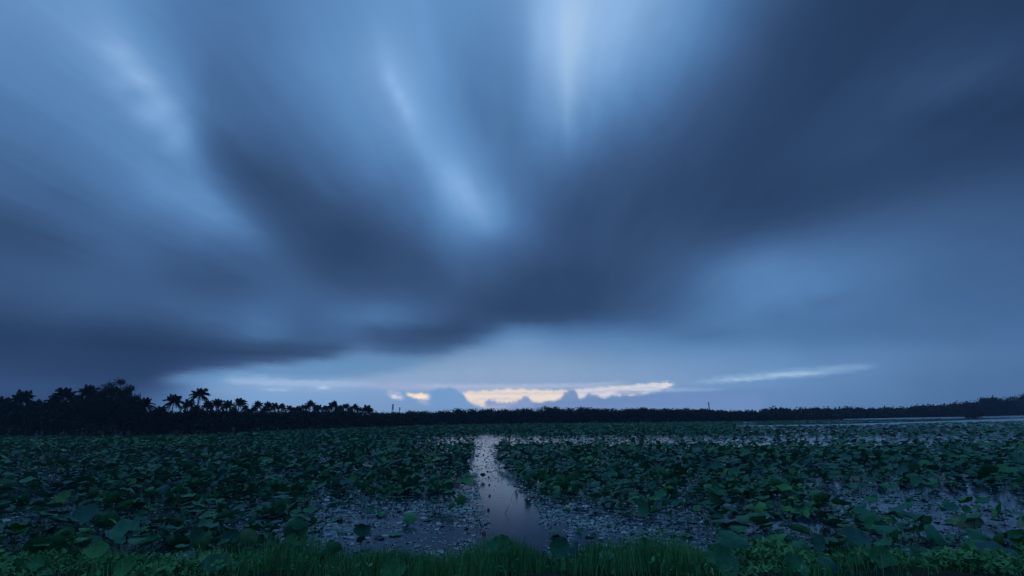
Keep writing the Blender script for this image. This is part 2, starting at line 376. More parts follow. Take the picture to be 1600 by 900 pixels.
M_pad = tinted('floating_pads', 'attribute', [(0, (.08, .19, .17)), (.5, (.20, .38, .33)), (1, (.55, .75, .70))], .14, 1.0)
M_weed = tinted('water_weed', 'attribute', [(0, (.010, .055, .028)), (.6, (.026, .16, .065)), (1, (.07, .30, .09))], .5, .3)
M_grass = tinted('bank_grass', 'attribute', [(0, (.03, .17, .055)), (.5, (.075, .36, .10)), (.9, (.17, .48, .14)), (1, (.38, .46, .22))], .55, .3)
M_stem, _, _ = material('lotus_stem', (.02, .04, .02), .6, .3)
M_dead, _, _ = material('dead_stems', (.030, .022, .014), .8, .2)
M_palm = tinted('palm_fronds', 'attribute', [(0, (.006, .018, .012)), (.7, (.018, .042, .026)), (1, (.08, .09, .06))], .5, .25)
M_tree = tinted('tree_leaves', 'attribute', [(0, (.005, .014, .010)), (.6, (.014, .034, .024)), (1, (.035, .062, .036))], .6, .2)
M_bark, t, b = material('bark', None, .85, .2)
tcx = t.new('ShaderNodeTexCoord'); t.l.new(t.ramp(t.noise(tcx.outputs['Object'], 3, 5, .7), [(.3, (.03, .026, .02)), (.7, (.085, .075, .06))]), b.inputs['Base Color'])
M_steel, _, _ = material('tower_steel', (.16, .17, .18), .5, .5)
M_panel, _, _ = material('antenna_panel', (.35, .35, .35), .5, .5)
M_rope, _, _ = material('rope', (.10, .08, .05), .9, .1)
M_float, t, b = material('float_plastic', None, .45, .5)
oi = t.new('ShaderNodeObjectInfo'); tcx = t.new('ShaderNodeTexCoord')
t.l.new(t.mix(t.maprange(t.noise(tcx.outputs['Object'], 14, 4, .6), .45, .7), oi.outputs['Color'], (.05, .03, .02, 1)), b.inputs['Base Color'])
M_wall, _, _ = material('hut_boards', (.05, .035, .03), .8, .2)
M_roof, _, _ = material('hut_roof', (.07, .06, .055), .7, .3)
M_lamp, _, _ = material('lamp_housing', (.2, .2, .21), .4, .5)
# water: still, muddy, barely ruffled after the long evening calm
M_water, t, b = material('water', (.010, .017, .020), .06, .5)
b.inputs['IOR'].default_value = 1.333
geo = t.new('ShaderNodeNewGeometry'); mp = t.new('ShaderNodeMapping'); t.l.new(geo.outputs['Position'], mp.inputs[0]); mp.inputs['Scale'].default_value = (1, .45, 1)
n1 = t.noise(mp.outputs[0], .7, 2, .4); n2 = t.noise(mp.outputs[0], 9.0, 2, .5)
bp = t.new('ShaderNodeBump'); bp.inputs['Strength'].default_value = .2; bp.inputs['Distance'].default_value = .01
t.l.new(t.math('ADD', n1, t.math('MULTIPLY', n2, .10)), bp.inputs['Height']); t.l.new(bp.outputs[0], b.inputs['Normal'])

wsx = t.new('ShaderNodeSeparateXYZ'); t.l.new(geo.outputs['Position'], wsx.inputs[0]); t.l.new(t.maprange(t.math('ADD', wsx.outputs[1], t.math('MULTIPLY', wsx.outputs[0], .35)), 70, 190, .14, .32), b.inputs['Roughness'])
far_sheen = t.maprange(t.math('ADD', wsx.outputs[1], t.math('MULTIPLY', wsx.outputs[0], .6)), 165, 205, smooth=True)
t.l.new(t.mix(far_sheen, t.ramp(t.noise(geo.outputs['Position'], .35, 4, .6), [(.3, (.006, .038, .062)), (.7, (.014, .062, .088))]), (.56, .66, .68, 1)), b.inputs['Base Color'])  # pale far base colour paints in bright sky reflection on the open strips
M_soil, t, b = material('bank_soil', None, .9, .15)
geo = t.new('ShaderNodeNewGeometry'); n = t.noise(geo.outputs['Position'], 2.2, 6, .65)
t.l.new(t.ramp(n, [(.3, (.012, .016, .009)), (.55, (.02, .035, .014)), (.75, (.035, .045, .02))]), b.inputs['Base Color'])
bp = t.new('ShaderNodeBump'); bp.inputs['Distance'].default_value = .15; t.l.new(n, bp.inputs['Height']); t.l.new(bp.outputs[0], b.inputs['Normal'])
M_land, t, b = material('marsh_ground', None, .9, .15)
geo = t.new('ShaderNodeNewGeometry'); n = t.noise(geo.outputs['Position'], .25, 7, .65)
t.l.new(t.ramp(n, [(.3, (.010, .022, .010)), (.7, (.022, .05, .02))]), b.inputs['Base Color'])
# ================================================================ water, land, bank
V = [(-5000, -400, 0), (5000, -400, 0), (5000, 6000, 0), (-5000, 6000, 0)]
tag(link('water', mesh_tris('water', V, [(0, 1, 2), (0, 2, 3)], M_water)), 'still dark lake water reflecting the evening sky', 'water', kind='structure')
SB_X = [-500,-300,0,200,330,450,560,640,720,800,1000,1200,1296]
SB_Y = [696,690,682,682.5,679,673,669,666,664,663,661,658,656]
FS_X = [1180,1300,1400,1500,1600,1900,2200]
FS_Y = [656.4,654.8,652.6,651.2,648.8,643.6,639.0]
def sheet(name, xs, ys, prof, mat, label, cat):
    """land from a shoreline outwards: prof = [(metres beyond the shore, height)]"""
    b0 = ground(np.array(xs, float), np.array(ys, float)); d = np.hypot(b0[:, 0], b0[:, 1]); u = b0[:, :2]/d[:, None]
    V = []; n = len(xs)
    for off, z in prof:
        zz = z(np.array(xs)) if callable(z) else np.full(n, z)
        for i in range(n):
            r = d[i]+off; V.append((u[i, 0]*r, u[i, 1]*r, zz[i]))
    T = []
    for k in range(len(prof)-1):
        for i in range(n-1):
            p = k*n+i; T += [(p, p+1, p+1+n), (p, p+1+n, p+n)]
    return tag(link(name, mesh_tris(name, V, T, mat, smooth=True)), label, cat, kind='structure')
xs = np.arange(-500, 1297, 12.0); ys = np.interp(xs, SB_X, SB_Y)+rng.normal(0, .12, len(xs))
sheet('ground', xs, ys, [(0, -.05), (3, .25), (30, .5), (120, .8), (3500, 1.0)], M_land, 'low dark shore under the palms and far trees', 'ground')
HILL_X = [1180,1300,1390,1430,1470,1500,1525,1545,1565,1585,1600,1700,1900,2200]
HILL_Y = [641,640.5,640,637,635,631,626.5,623.5,628,624.5,621,612,606,600]
def hill_z(off):
    def f(x):
        top = np.interp(x, HILL_X, HILL_Y)+5.0
        b = ground(x, np.interp(x, FS_X, FS_Y)); d = np.hypot(b[:, 0], b[:, 1])+off
        return np.maximum(.4, at_dist(x, top, d)[:, 2]-3.0)
    return f
xs2 = np.arange(1180, 2201, 14.0); ys2 = np.interp(xs2, FS_X, FS_Y)
sheet('hills', xs2, ys2, [(0, -.05), (4, .3), (22, lambda x: .3+.35*hill_z(22)(x)), (55, hill_z(55)), (200, hill_z(55)), (3000, 1.0)], M_land, 'low wooded hill rising along the far right shore', 'hill')
# the bank the picture is taken from
xs3 = np.linspace(-60, 60, 161); prof = [(-30, 2.35), (2.0, 2.35), (4.0, 2.2), (7.0, 1.5), (10.0, .85), (12.0, .42), (13.2, .14), (14.0, -.03), (15.5, -.3)]
V = []; 
for y, z in prof:
    for x in xs3: V.append((x, y+.35*math.sin(x*.9)+.25*math.sin(x*2.3+1), z+(.05*math.sin(x*1.7+y*2)+.03*math.sin(x*4.1+y*5) if y > 0 else 0)))
n = len(xs3); T = []
for k in range(len(prof)-1):
    for i in range(n-1): p = k*n+i; T += [(p, p+1, p+1+n), (p, p+1+n, p+n)]
tag(link('bank', mesh_tris('bank', V, T, M_soil, smooth=True)), 'sloping earth bank at the near edge of the lake', 'bank', kind='structure')
def bank_z(x, y): return np.interp(y-.35*np.sin(x*.9)-.25*np.sin(x*2.3+1), [p[0] for p in prof], [p[1] for p in prof])
# ================================================================ lotus leaf shapes
def leaf_shape(rg, N, K, cup, wave, kw, bend, rough_=.04):
    ph = rg.uniform(0, 6.28, 6); V = [(0, 0, 0)]; U = [(0, 0)]
    for k in range(1, K+1):
        q = (k/K)**.85
        for i in range(N):
            th = 2*math.pi*i/N
            r = q*(1+rough_*math.sin(2*th+ph[0])+rough_*.7*math.sin(3*th+ph[1])+rough_*.5*math.sin(7*th+ph[2])*q)
            x, y = r*math.cos(th), r*math.sin(th)
            z = cup*r*r-.06*math.exp(-(r/.16)**2)+wave*r**3*math.sin(kw*th+ph[3])+wave*.5*r**4*math.sin((kw+3)*th+ph[4])
            if abs(bend) > .05:
                a = x*bend; x, z = math.sin(a)/bend-z*math.sin(a), (1-math.cos(a))/bend+z*math.cos(a)
            V.append((x, y, z)); U.append((q*math.cos(th), q*math.sin(th)))
    T = [(0, 1+i, 1+(i+1) % N) for i in range(N)]
    for k in range(K-1):
        for i in range(N):
            p = 1+k*N+i; q2 = 1+k*N+(i+1) % N; T += [(p, p+N, q2+N), (p, q2+N, q2)]
    return np.array(V, float), np.array(T), np.array(U, float)
rs = np.random.default_rng(5)
SPEC = [(.30,.09,4,.2),(.42,.10,5,0),(.24,.11,3,.4),(.07,.05,6,0),(.48,.09,4,.6),(-.1,.10,3,-.7),(-.28,.10,5,-.4),(.15,.11,4,1.3),(.05,.09,3,1.9),(-.15,.12,4,-1.3),(.32,.14,6,.2),(.02,.03,5,0)]
SHAPES_HI = [leaf_shape(rs, 28, 5, *s) for s in SPEC]
SHAPES_MID = [leaf_shape(rs, 12, 2, *s) for s in SPEC]
SHAPES_LO = [leaf_shape(rs, 7, 1, s[0], s[1], 3, 0) for s in SPEC[:6]]
P_SHAPE = np.array([.16,.12,.12,.10,.08,.10,.07,.08,.04,.05,.05,.03])
# ================================================================ where things grow (written for the photo's view of the water)
CH_Y = [660, 676, 680, 686, 692, 700, 713, 727, 740, 753, 767, 780, 800, 820, 845, 900]
CH_L = [757, 757, 753, 746, 747, 746, 742, 736, 738, 742, 742, 746, 754, 760, 740, 735]
CH_R = [758, 760, 766, 780, 778, 768, 770, 777, 786, 798, 812, 832, 845, 850, 862, 868]
def blob(px, py, cx, cy, rx, ry): return np.exp(-(((px-cx)/rx)**2+((py-cy)/ry)**2))
def patchy(x, y, s, seed):
    r = np.random.default_rng(seed); v = 0
    for k in range(10):
        a = r.uniform(0, 6.28); f = s*r.uniform(.5, 2.0); v = v+np.sin((x*math.cos(a)+y*math.sin(a))*f+r.uniform(0, 6.28))
    return v/math.sqrt(5)          # about unit spread
def lines_mask(px, py):
    """the open leads of water far out on the right: 1 inside"""
    c1 = np.interp(px, [1130,1270,1350,1400,1480,1540,1600,1900], [666,664.6,663,661.5,659.3,657.4,655.8,649]); w1 = np.interp(px, [1120,1300,1480,1600], [.3,1.0,1.4,2.2])
    lo = np.interp(px, [1290,1300,1350,1400,1500,1600,1900], [655.5,656.4,655.8,655.2,653.8,652.3,646.6])
    c3 = np.interp(px, [1260,1350,1420], [660.4,659.1,658.3])
    m = (py-c1 < w1*1.2) & (py-c1 > -w1*1.1) & (px > 1150)
    m |= (py < lo+.5) & (px > 1297)
    m |= (np.abs(py-c3) < .45) & (px > 1265) & (px < 1420)
    return m
def lotus_density(px, py, x, y):
    d = np.ones_like(px)
    pt = patchy(x, y, .35, 3); pf = patchy(x, y, 1.1, 4)
    # far band of thin growth where the water glints through
    band = np.exp(-((py-np.interp(px, [600, 760, 1000, 1600], [690, 689, 690, 686]))/7.0)**2)*sm((px-640)/60)
    d *= 1-.88*band
    d *= np.where((py < 684) & (px > 900), .8, 1)
    d *= 1-.6*blob(px, py, 1410, 690, 80, 5)
    # channel
    L = np.interp(py, CH_Y, CH_L); R = np.interp(py, CH_Y, CH_R)
    edge = 4+np.clip(py-680, 0, 120)*.22
    inside = sm((px-L+edge)/edge)*sm((R-px+edge*1.6)/(edge*1.6))
    d *= 1-(.97+.012*(pf < .6))*inside*(py > 675)
    # open, weedy water near the bank
    k = sm((py-776)/18)
    left = sm((px-470+pt*30)/70)*sm((760-px)/30)
    right = sm((px-760)/30)*sm((np.interp(py, [780, 800, 830, 860, 900], [880, 1010, 1110, 1150, 1180])-px+pt*25)/60)
    d *= 1-k*left*np.clip(.80+.1*pt, 0, .95)
    d *= 1-k*right*.965
    rr = sm((px-1120)/60)*sm((py-740)/40)
    d *= 1-rr*np.clip(.50+.36*pt, 0, .95)
    d *= 1-.9*k*blob(px, py, 1245, 830, 45, 32)-.0
    d *= 1-.7*blob(px, py, 1360, 858, 60, 12)
    # beds of fine weed take the place of lotus on the left
    l2 = sm((420-px)/120)
    d *= 1-l2*np.clip(.45+.25*pt, 0, .9)*sm((py-684)/10)
    d *= np.where(pf < -1.1, .35, 1)
    d[lines_mask(px, py)] = 0
    return np.clip(d, 0, 1)
def base_line(px): return np.where(px < 1297, np.interp(px, SB_X, SB_Y), np.interp(px, FS_X, FS_Y))
def candidates(r0, r1, dens, ang=54):
    a = math.radians(ang); n = int(dens*a*(r1**2-r0**2))
    r = np.sqrt(rng.uniform(r0**2, r1**2, n)); t = rng.uniform(-a, a, n)
    x, y = r*np.sin(t), r*np.cos(t)
    px, py = project(np.stack([x, y, np.zeros(n)], -1))
    return x, y, px, py, r
def keep_ok(px, py): return (py > base_line(px)+.25) & (px > -500) & (px < 2100)
ORD = ['first','second','third','fourth','fifth','sixth','seventh','eighth','ninth','tenth','eleventh','twelfth','thirteenth','fourteenth','fifteenth','sixteenth','seventeenth','eighteenth','nineteenth','twentieth','twenty-first','twenty-second','twenty-third','twenty-fourth','twenty-fifth','twenty-sixth','twenty-seventh','twenty-eighth','twenty-ninth','thirtieth','thirty-first','thirty-second','thirty-third','thirty-fourth','thirty-fifth','thirty-sixth','thirty-seventh','thirty-eighth','thirty-ninth','fortieth','forty-first','forty-second','forty-third','forty-fourth','forty-fifth','forty-sixth','forty-seventh','forty-eighth','forty-ninth','fiftieth','fifty-first','fifty-second','fifty-third','fifty-fourth','fifty-fifth']
# ---- lotus field
xs_, ys_, rs_, pxs, pys = [], [], [], [], []
for r0, r1, dens in ((12, 34, 7.2), (34, 60, 6.0), (60, 110, 3.0), (110, 420, 1.3)):
    x, y, px, py, r = candidates(r0, r1, dens)
    m = keep_ok(px, py) & (y > 14.0)
    x, y, px, py, r = x[m], y[m], px[m], py[m], r[m]
    m = rng.random(len(x)) < lotus_density(px, py, x, y)
    for l, v in zip((xs_, ys_, rs_, pxs, pys), (x, y, r, px, py)): l.append(v[m])
LX, LY, LR, LPX, LPY = map(np.concatenate, (xs_, ys_, rs_, pxs, pys))
n = len(LX); print('lotus leaves', n)
far = sm((LR-60)/80)
Lrad = np.clip(.195*np.exp(rng.normal(0, .38, n)), .08, .36)*(1+.12*sm((24-LR)/8))*(1+.35*far)
Lrad *= np.where((LPY > 780) & (LPX > 470) & (LPX < 1120), .8, 1)
shape = rng.choice(12, n, p=P_SHAPE/P_SHAPE.sum())
u = rng.random(n)
floating = u < np.where(LPY > 775, .22, .12)
tilt = np.where(u < .65, rng.uniform(.06, .42, n), np.where(u < .92, rng.uniform(.42, .95, n), rng.uniform(.95, 1.45, n)))
tilt = np.where(floating, .03, tilt)*(1-.35*far)
shape = np.where(floating, rng.choice([3, 11], n), shape)
Lh = np.where(floating, .02, rng.uniform(.10, .55, n)*(1-.45*far))
Lh += np.clip(patchy(LX, LY, .6, 9), -.8, 1)*.10*(~floating)
Lh = np.maximum(Lh, np.where(floating, .015, .05+.0*Lh))
outer = .7*sm((LR-110)/50)*sm((LPX-1080)/120); tilt = tilt*(1-.75*outer); Lh = Lh*(1-.75*outer)
Lh = np.maximum(Lh, np.where(floating, .015, Lrad*np.sin(tilt)*.6))
tdir = rng.normal(2.4, 1.5, n)             # the breeze leans most of them one way
Ltint = np.clip(rng.beta(2.0, 3.6, n)+.16*patchy(LX, LY, .25, 12)*.5+np.where(rng.random(n) < .05, .4, 0), 0, .97)
Ltint = np.where((LPX < 330) & (LPY < 702), np.clip(Ltint+.25, 0, .97), Ltint)
spin = rng.uniform(0, 6.28, n)
def leaf_rot(tilt, tdir, spin):
    return rotmat(tilt*0, tilt*0, tdir) @ rotmat(tilt*0, tilt, tilt*0) @ rotmat(tilt*0, tilt*0, spin-tdir)
LROT = leaf_rot(tilt, tdir, spin)
LPOS = np.stack([LX, LY, Lh], -1)
cx_, cy_ = project(LPOS)
inframe = (cx_ > 10) & (cx_ < 1590) & (cy_ < 893) & (LR < 60)
size = np.where(inframe, Lrad/LR*(1-.3*floating), 0)
# (a) the leaves picked out one by one
def leaf_label(t, ti, fl, sh, px, py):
    c = 'dark blue-green' if ti < .28 else 'mid green' if ti < .6 else 'yellow-green'
    s = 'floating' if fl else 'upright' if (t > .95 or sh in (7, 8)) else 'tilted' if t > .42 else 'drooping' if sh in (5, 6, 9) else 'cupped'
    row = 'front' if py > 845 else 'back' if py < 805 else 'middle'
    z = ('lower left bed' if px < 300 else 'patch left of the speckle' if px < 520 else 'speckle left of channel' if px < 745 else
         'channel edge' if px < 860 else 'speckle right of channel' if px < 1130 else 'lower right clumps' if px < 1380 else 'far right corner')
    return f'{c} {s} lotus leaf at {row} of {z}'
STALKS = []
for k in range(4):
    a = rs.uniform(0, 6.28); q = [(math.cos(a)*.05*math.sin(t*3.14), math.sin(a)*.05*math.sin(t*3.14), t) for t in np.linspace(0, 1, 6)]
    V, T = tube(q, [.008]*6, 5); STALKS.append(mesh_tris('stalk', V, T, M_stem, smooth=True))
LEAVES = [mesh_tris('leaf_blade', V, T, M_leaf_o, uv=U, smooth=True) for V, T, U in SHAPES_HI]
def lotus_thing(x, y, h, rad, R, sh, tint, label, group):
    e = empty('lotus_leaf', (x, y, 0)); tag(e, label, 'lotus leaf', group)
    b = link('leaf_blade', LEAVES[sh], e); M = Matrix([[*R[i], 0] for i in range(3)]+[[0, 0, 0, 1]])
    b.matrix_local = Matrix.Translation((0, 0, h)) @ M @ Matrix.Scale(rad, 4); b.color = (tint, 0, 0, 1)
    if h > .08:
        s = link('stalk', STALKS[int(rng.integers(4))], e, (0, 0, -.05), None, (1, 1, h+.05))
    return e
# leaves that catch the eye: px, py, height, radius, tilt, lean direction, shape, tint, label
HERO = [
 (387,843,.62,.27,1.35,1.9,0,1.0,'pale grey-green leaf standing on edge above the reeds at lower left'),
 (196,886,.8,.21,.95,-1.3,0,.74,'round bright green leaf facing the viewer in the bottom left grass'),
 (100,778,.35,.32,.9,-1.5,1,.9,'yellow-green upright leaf alone in the dark left weed bed'),
 (133,806,.4,.42,.85,-1.2,0,.22,'large blue-green cupped leaf facing the viewer at the left'),
 (197,832,.35,.55,.5,-1.9,10,.35,'broad dull green leaf spread low above the lower left grass'),
 (616,893,.8,.26,.9,-1.6,1,.68,'rounded green leaf at the foot of the middle grass'),
 (786,852,.8,.24,1.0,-1.7,10,.62,'ruffled green leaf above the grass at the channel mouth'),
 (772,856,.8,.2,.8,-2.2,1,.5,'small dark leaf tucked behind the ruffled one at the channel mouth'),
 (874,857,.8,.25,1.2,-1.5,1,.36,'large upright blue-green leaf just right of the channel mouth'),
 (900,859,.8,.21,1.25,-.9,9,.12,'dark folded leaf touching the large upright leaf'),
 (948,868,.8,.18,.3,-1.5,3,.45,'small pale leaf showing over the reeds right of the channel'),
 (868,828,.18,.25,.12,1.0,6,.42,'lone green leaf held on a stalk over open water'),
 (1003,832,.22,.2,.2,1.0,5,.46,'small domed leaf on a stalk in the speckled water'),
 (1006,845,.12,.2,.7,2.0,9,.08,'dark crumpled leaf right below the small domed one'),
 (1047,806,.3,.3,1.25,-.5,8,.66,'bright tilted leaf hanging at the edge of the right bed'),
 (1190,850,.3,.3,.35,-1.4,0,.34,'wide teal leaf low over the water at lower right'),
 (1120,868,.8,.26,.95,-2.6,10,.58,'pointed green leaf of the pair in the lower right reeds'),
 (1133,880,.8,.29,1.0,-1.5,0,.5,'large round leaf of the pair in the lower right reeds'),
 (1376,876,.8,.28,.95,-1.5,1,.6,'largest bright round leaf at the bottom right'),
 (1336,846,.3,.40,.7,-2.4,0,.1,'blue-grey saucer leaf over water at lower right'),
 (1560,867,.3,.48,.45,-1.6,3,.08,'wide flat bluish leaf at the right bottom corner'),
 (1465,836,.3,.33,1.0,-1.4,5,.5,'green drooping leaf above the water at lower right'),
 (1535,838,.35,.34,.9,-1.5,6,.42,'domed dark green leaf near the right edge'),
 (1240,884,.8,.26,.9,-1.1,1,.52,'upright green leaf in the grass below the right patch of water'),
 (745,803,.14,.17,.15,1.2,5,.46,'small oblong leaf just above water left of the channel'),
 (640,806,.3,.3,.6,-1.7,6,.66,'bright domed leaf left of the channel over speckled water'),
 (728,756,.35,.42,.35,-1.4,2,.72,'bright leaf leaning out over the channel from the left bed'),
 (566,830,.32,.36,1.2,-.6,8,.15,'dark upright folded leaf in the left speckled water'),
 (516,866,.32,.34,1.05,2.3,7,.55,'green tilted leaf over the left patch of water'),
 (150,862,.7,.26,.7,-1.2,2,.78,'bright leaf pointing left in the lower left herbs'),
 (60,882,.7,.22,.9,-1.7,10,.6,'rippled green leaf near the bottom left corner'),
 (290,870,.7,.2,.4,-1.4,3,.06,'flat pale blue leaf above the lower left grass'),
 (335,884,.7,.25,.6,-1.0,1,.3,'dull teal leaf low in the lower left grass'),
 (455,848,.6,.22,1.1,-1.5,0,.62,'green leaf just above the reeds left of the patch of water'),
 (1300,880,.6,.26,.7,-1.2,6,.15,'dark drooping leaf at the bottom right between grass and water'),
 (1440,872,.6,.24,.5,-2,2,.3,'small teal leaf at the bottom right over water'),
 (1050,880,.7,.2,.8,-1.4,5,.7,'small bright leaf behind the reeds at lower right of centre'),
]
hx = []
for px, py, h, rad, ti, td, sh, tn, lb in HERO:
    p = ground(np.array(px, float), np.array(py, float), h); hx.append(p)
    a = np.array(ti, float); R = leaf_rot(a, np.array(td, float), np.array(.7*sh))
    lotus_thing(p[0], p[1], h, rad, R, sh, tn, lb, 'lotus leaves standing in the near water')
hx = np.array(hx)
hp = np.stack([[h[0] for h in HERO], [h[1] for h in HERO]], -1).astype(float)
near = np.zeros(n, bool)
for q in hp: near |= (np.abs(cx_-q[0]) < 22) & (np.abs(cy_-q[1]) < 12) & (cy_ > 740)
keep = ~near
order = np.argsort(-size*keep)[:300-len(HERO)]
is_one = np.zeros(n, bool); is_one[order] = True
LAB = [leaf_label(tilt[i], Ltint[i], floating[i], shape[i], cx_[i], cy_[i]) for i in order]; FIN = {}
for lb in set(LAB):
    mem = sorted([i for i, l in zip(order, LAB) if l == lb], key=lambda i: cx_[i])
    for q, i in enumerate(mem): FIN[i] = lb if len(mem) == 1 else f'{lb}, {ORD[q]} from left'
for i in order:
    lotus_thing(LX[i], LY[i], Lh[i], Lrad[i], LROT[i], int(shape[i]), float(Ltint[i]), FIN[i], 'lotus leaves standing in the near water')
# (b) the rest of the field as one sheet of leaves
mid = keep & ~is_one & (LR < 38); fr = keep & ~is_one & ~mid
P1 = scatter(SHAPES_MID, shape[mid], LPOS[mid], Lrad[mid], LROT[mid], Ltint[mid])
P2 = scatter(SHAPES_LO, shape[fr] % 6, LPOS[fr], Lrad[fr], LROT[fr], Ltint[fr])
V = np.concatenate([P1[0], P2[0]]); T = np.concatenate([P1[1], P2[1]+len(P1[0])]); U = np.concatenate([P1[2], P2[2]]); N_ = np.concatenate([P1[3], P2[3]])
tag(link('lotus_field', mesh_tris('lotus_field', V, T, M_leaf_a, uv=U, tint=N_, smooth=True)), 'dense field of green and blue-green lotus leaves spreading to the far shore', 'lotus field', kind='stuff')
# stems of the same field
st = (tri := np.array([(math.cos(a)*.007, math.sin(a)*.007, z) for z in (0, 1) for a in (0, 2.1, 4.2)]), np.array([(0,1,4),(0,4,3),(1,2,5),(1,5,4),(2,0,3),(2,3,5)]), np.zeros((6, 2)))
m = mid & (Lh > .1); k = int(m.sum()); lean = rotmat(rng.normal(0, .12, k), rng.normal(0, .12, k), np.zeros(k))
sc = np.stack([np.ones(k), np.ones(k), Lh[m]], -1)
A = scatter([st], np.zeros(k, int), np.stack([LX[m], LY[m], np.zeros(k)], -1), sc, lean)
# bare stems and withered stalks poking from the water
x, y, px, py, r = candidates(13.5, 45, .9); dm = (y > 14.3) & (rng.random(len(x)) < np.where(lotus_density(px, py, x, y) < .08, .12, .9)); x, y = x[dm], y[dm]; k = len(x)
sc = np.stack([np.full(k, 1.0), np.full(k, 1.0), rng.uniform(.1, .5, k)], -1)
B = scatter([st], np.zeros(k, int), np.stack([x, y, np.full(k, -.02)], -1), sc, rotmat(rng.normal(0, .45, k), rng.normal(0, .45, k), np.zeros(k)))
V, T = join([(A[0], A[1]), (B[0], B[1])])
tag(link('lotus_stems', mesh_tris('lotus_stems', V, T, M_dead)), 'thin bare lotus stems poking out of the water', 'stems', kind='stuff')
# ---- floating pads: the pale speckle on the water
def disc(n, tiltz=0.0):
    V = np.array([(0, 0, .08)]+[(math.cos(2*math.pi*i/n), math.sin(2*math.pi*i/n), tiltz*math.sin(2*math.pi*i/n*2)) for i in range(n)]); T = np.array([(0, 1+i, 1+(i+1) % n) for i in range(n)])
    return V, T, V[:, :2].copy()
PADS = [disc(7), disc(6, .15), disc(5, .3)]
pp = []
for r0, r1, dens, s0, s1 in ((13.5, 24, 280, .012, .05), (13.5, 30, 30, .05, .14), (24, 36, 130, .02, .075), (36, 70, 24, .04, .13), (70, 130, 4.0, .08, .18)):
    x, y, px, py, r = candidates(r0, r1, dens); 
    L = np.interp(py, CH_Y, CH_L); R = np.interp(py, CH_Y, CH_R)
    pt = patchy(x, y, 1.5, 21); p2 = patchy(x, y, .5, 22); p3 = patchy(x, y*1.6, 5.0, 23)
    d = np.clip(.62+.38*pt+.42*p3, .03, 1)
    d *= np.where(px < 430, .30, 1)
    clear = sm((px-L-2)/8)*sm((R-px)/10)
    d *= 1-np.where(py < 752, .80, .985)*clear
    d *= 1-.85*blob(px, py, 805, 805, 45, 22)
    d *= 1-.75*blob(px, py, 810, 846, 70, 12)
    d *= np.where((px > 1120), .8*np.clip(.7+.5*p2, .1, 1), 1)
    d *= np.where(px < 745, np.clip(.8+.4*p2, .2, 1), 1)
    ok = (py > base_line(px)+1) & (y > 14) & ~lines_mask(px, py) & (rng.random(len(x)) < d)
    k = int(ok.sum()); pp.append((x[ok], y[ok], s0+(s1-s0)*rng.random(k)**1.7))
x, y, s = map(np.concatenate, zip(*pp)); k = len(x); print('pads', k)
A = scatter(PADS, rng.integers(0, 3, k), np.stack([x, y, np.full(k, .012)], -1), s, rotmat(rng.normal(0, .16, k), rng.normal(0, .16, k), rng.uniform(0, 6, k)), np.clip(rng.beta(1.6, 2.6, k), 0, 1))
tag(link('floating_weed', mesh_tris('floating_weed', A[0], A[1], M_pad, tint=A[3])), 'speckle of tiny pale floating leaves on the open water', 'floating weed', kind='stuff')
# ---- beds of fine dark weed
def sprig(rg):
    Vs, T = [], []
    for i in range(3):
        a = rg.uniform(0, 6.28); e = rg.uniform(.1, .9); w_ = .28; c, s = math.cos(a), math.sin(a); o = len(Vs)
        Vs += [(0, 0, 0), (c*.5-s*w_, s*.5+c*w_, .5*e), (c, s, e), (c*.5+s*w_, s*.5-c*w_, .5*e)]; T += [(o, o+1, o+2), (o, o+2, o+3)]
    V = np.array(Vs, float); return V, np.array(T), V[:, :2].copy()
SPR = [sprig(rs) for _ in range(5)]
pp = []
for r0, r1, dens, s0, s1 in ((13.2, 26, 170, .03, .085), (26, 45, 55, .05, .13), (45, 75, 14, .09, .22), (75, 150, 4.5, .2, .45), (150, 260, 2.0, .25, .5)):
    x, y, px, py, r = candidates(r0, r1, dens)
    pt = patchy(x, y, .8, 31)
    d = sm((430+40*pt-px)/130)*np.clip(.72+.4*pt, .1, 1)
    d = np.where(px > 430, 0, d)
    d = np.maximum(d, .95*(blob(px, py, 1235, 790, 60, 12)+blob(px, py, 1240, 842, 36, 9)+blob(px, py, 1290, 836, 40, 8)+blob(px, py, 1440, 850, 60, 7)+.5*blob(px, py, 690, 812, 22, 6)))
    d = np.maximum(d, np.where((px < 700) & (py < 700), sm((700-px)/250)*sm((703-py)/10), 0))
    d = np.maximum(d, np.where((py < 680) & (px < 1150), .8*sm((682-py)/4), 0))
    ok = (py > base_line(px)+.3) & (y > 13.2) & (rng.random(len(x)) < d)
    k = int(ok.sum()); pp.append((x[ok], y[ok], rng.uniform(s0, s1, k), py[ok]))
x, y, s, py = map(np.concatenate, zip(*pp)); k = len(x); print('weed', k)
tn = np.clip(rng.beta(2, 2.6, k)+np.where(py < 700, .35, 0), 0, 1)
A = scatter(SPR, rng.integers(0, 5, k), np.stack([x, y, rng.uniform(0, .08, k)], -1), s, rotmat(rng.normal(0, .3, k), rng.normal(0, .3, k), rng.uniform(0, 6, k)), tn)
tag(link('water_weed', mesh_tris('water_weed', A[0], A[1], M_weed, tint=A[3])), 'matted beds of fine dark water weed on the left', 'water weed', kind='stuff')
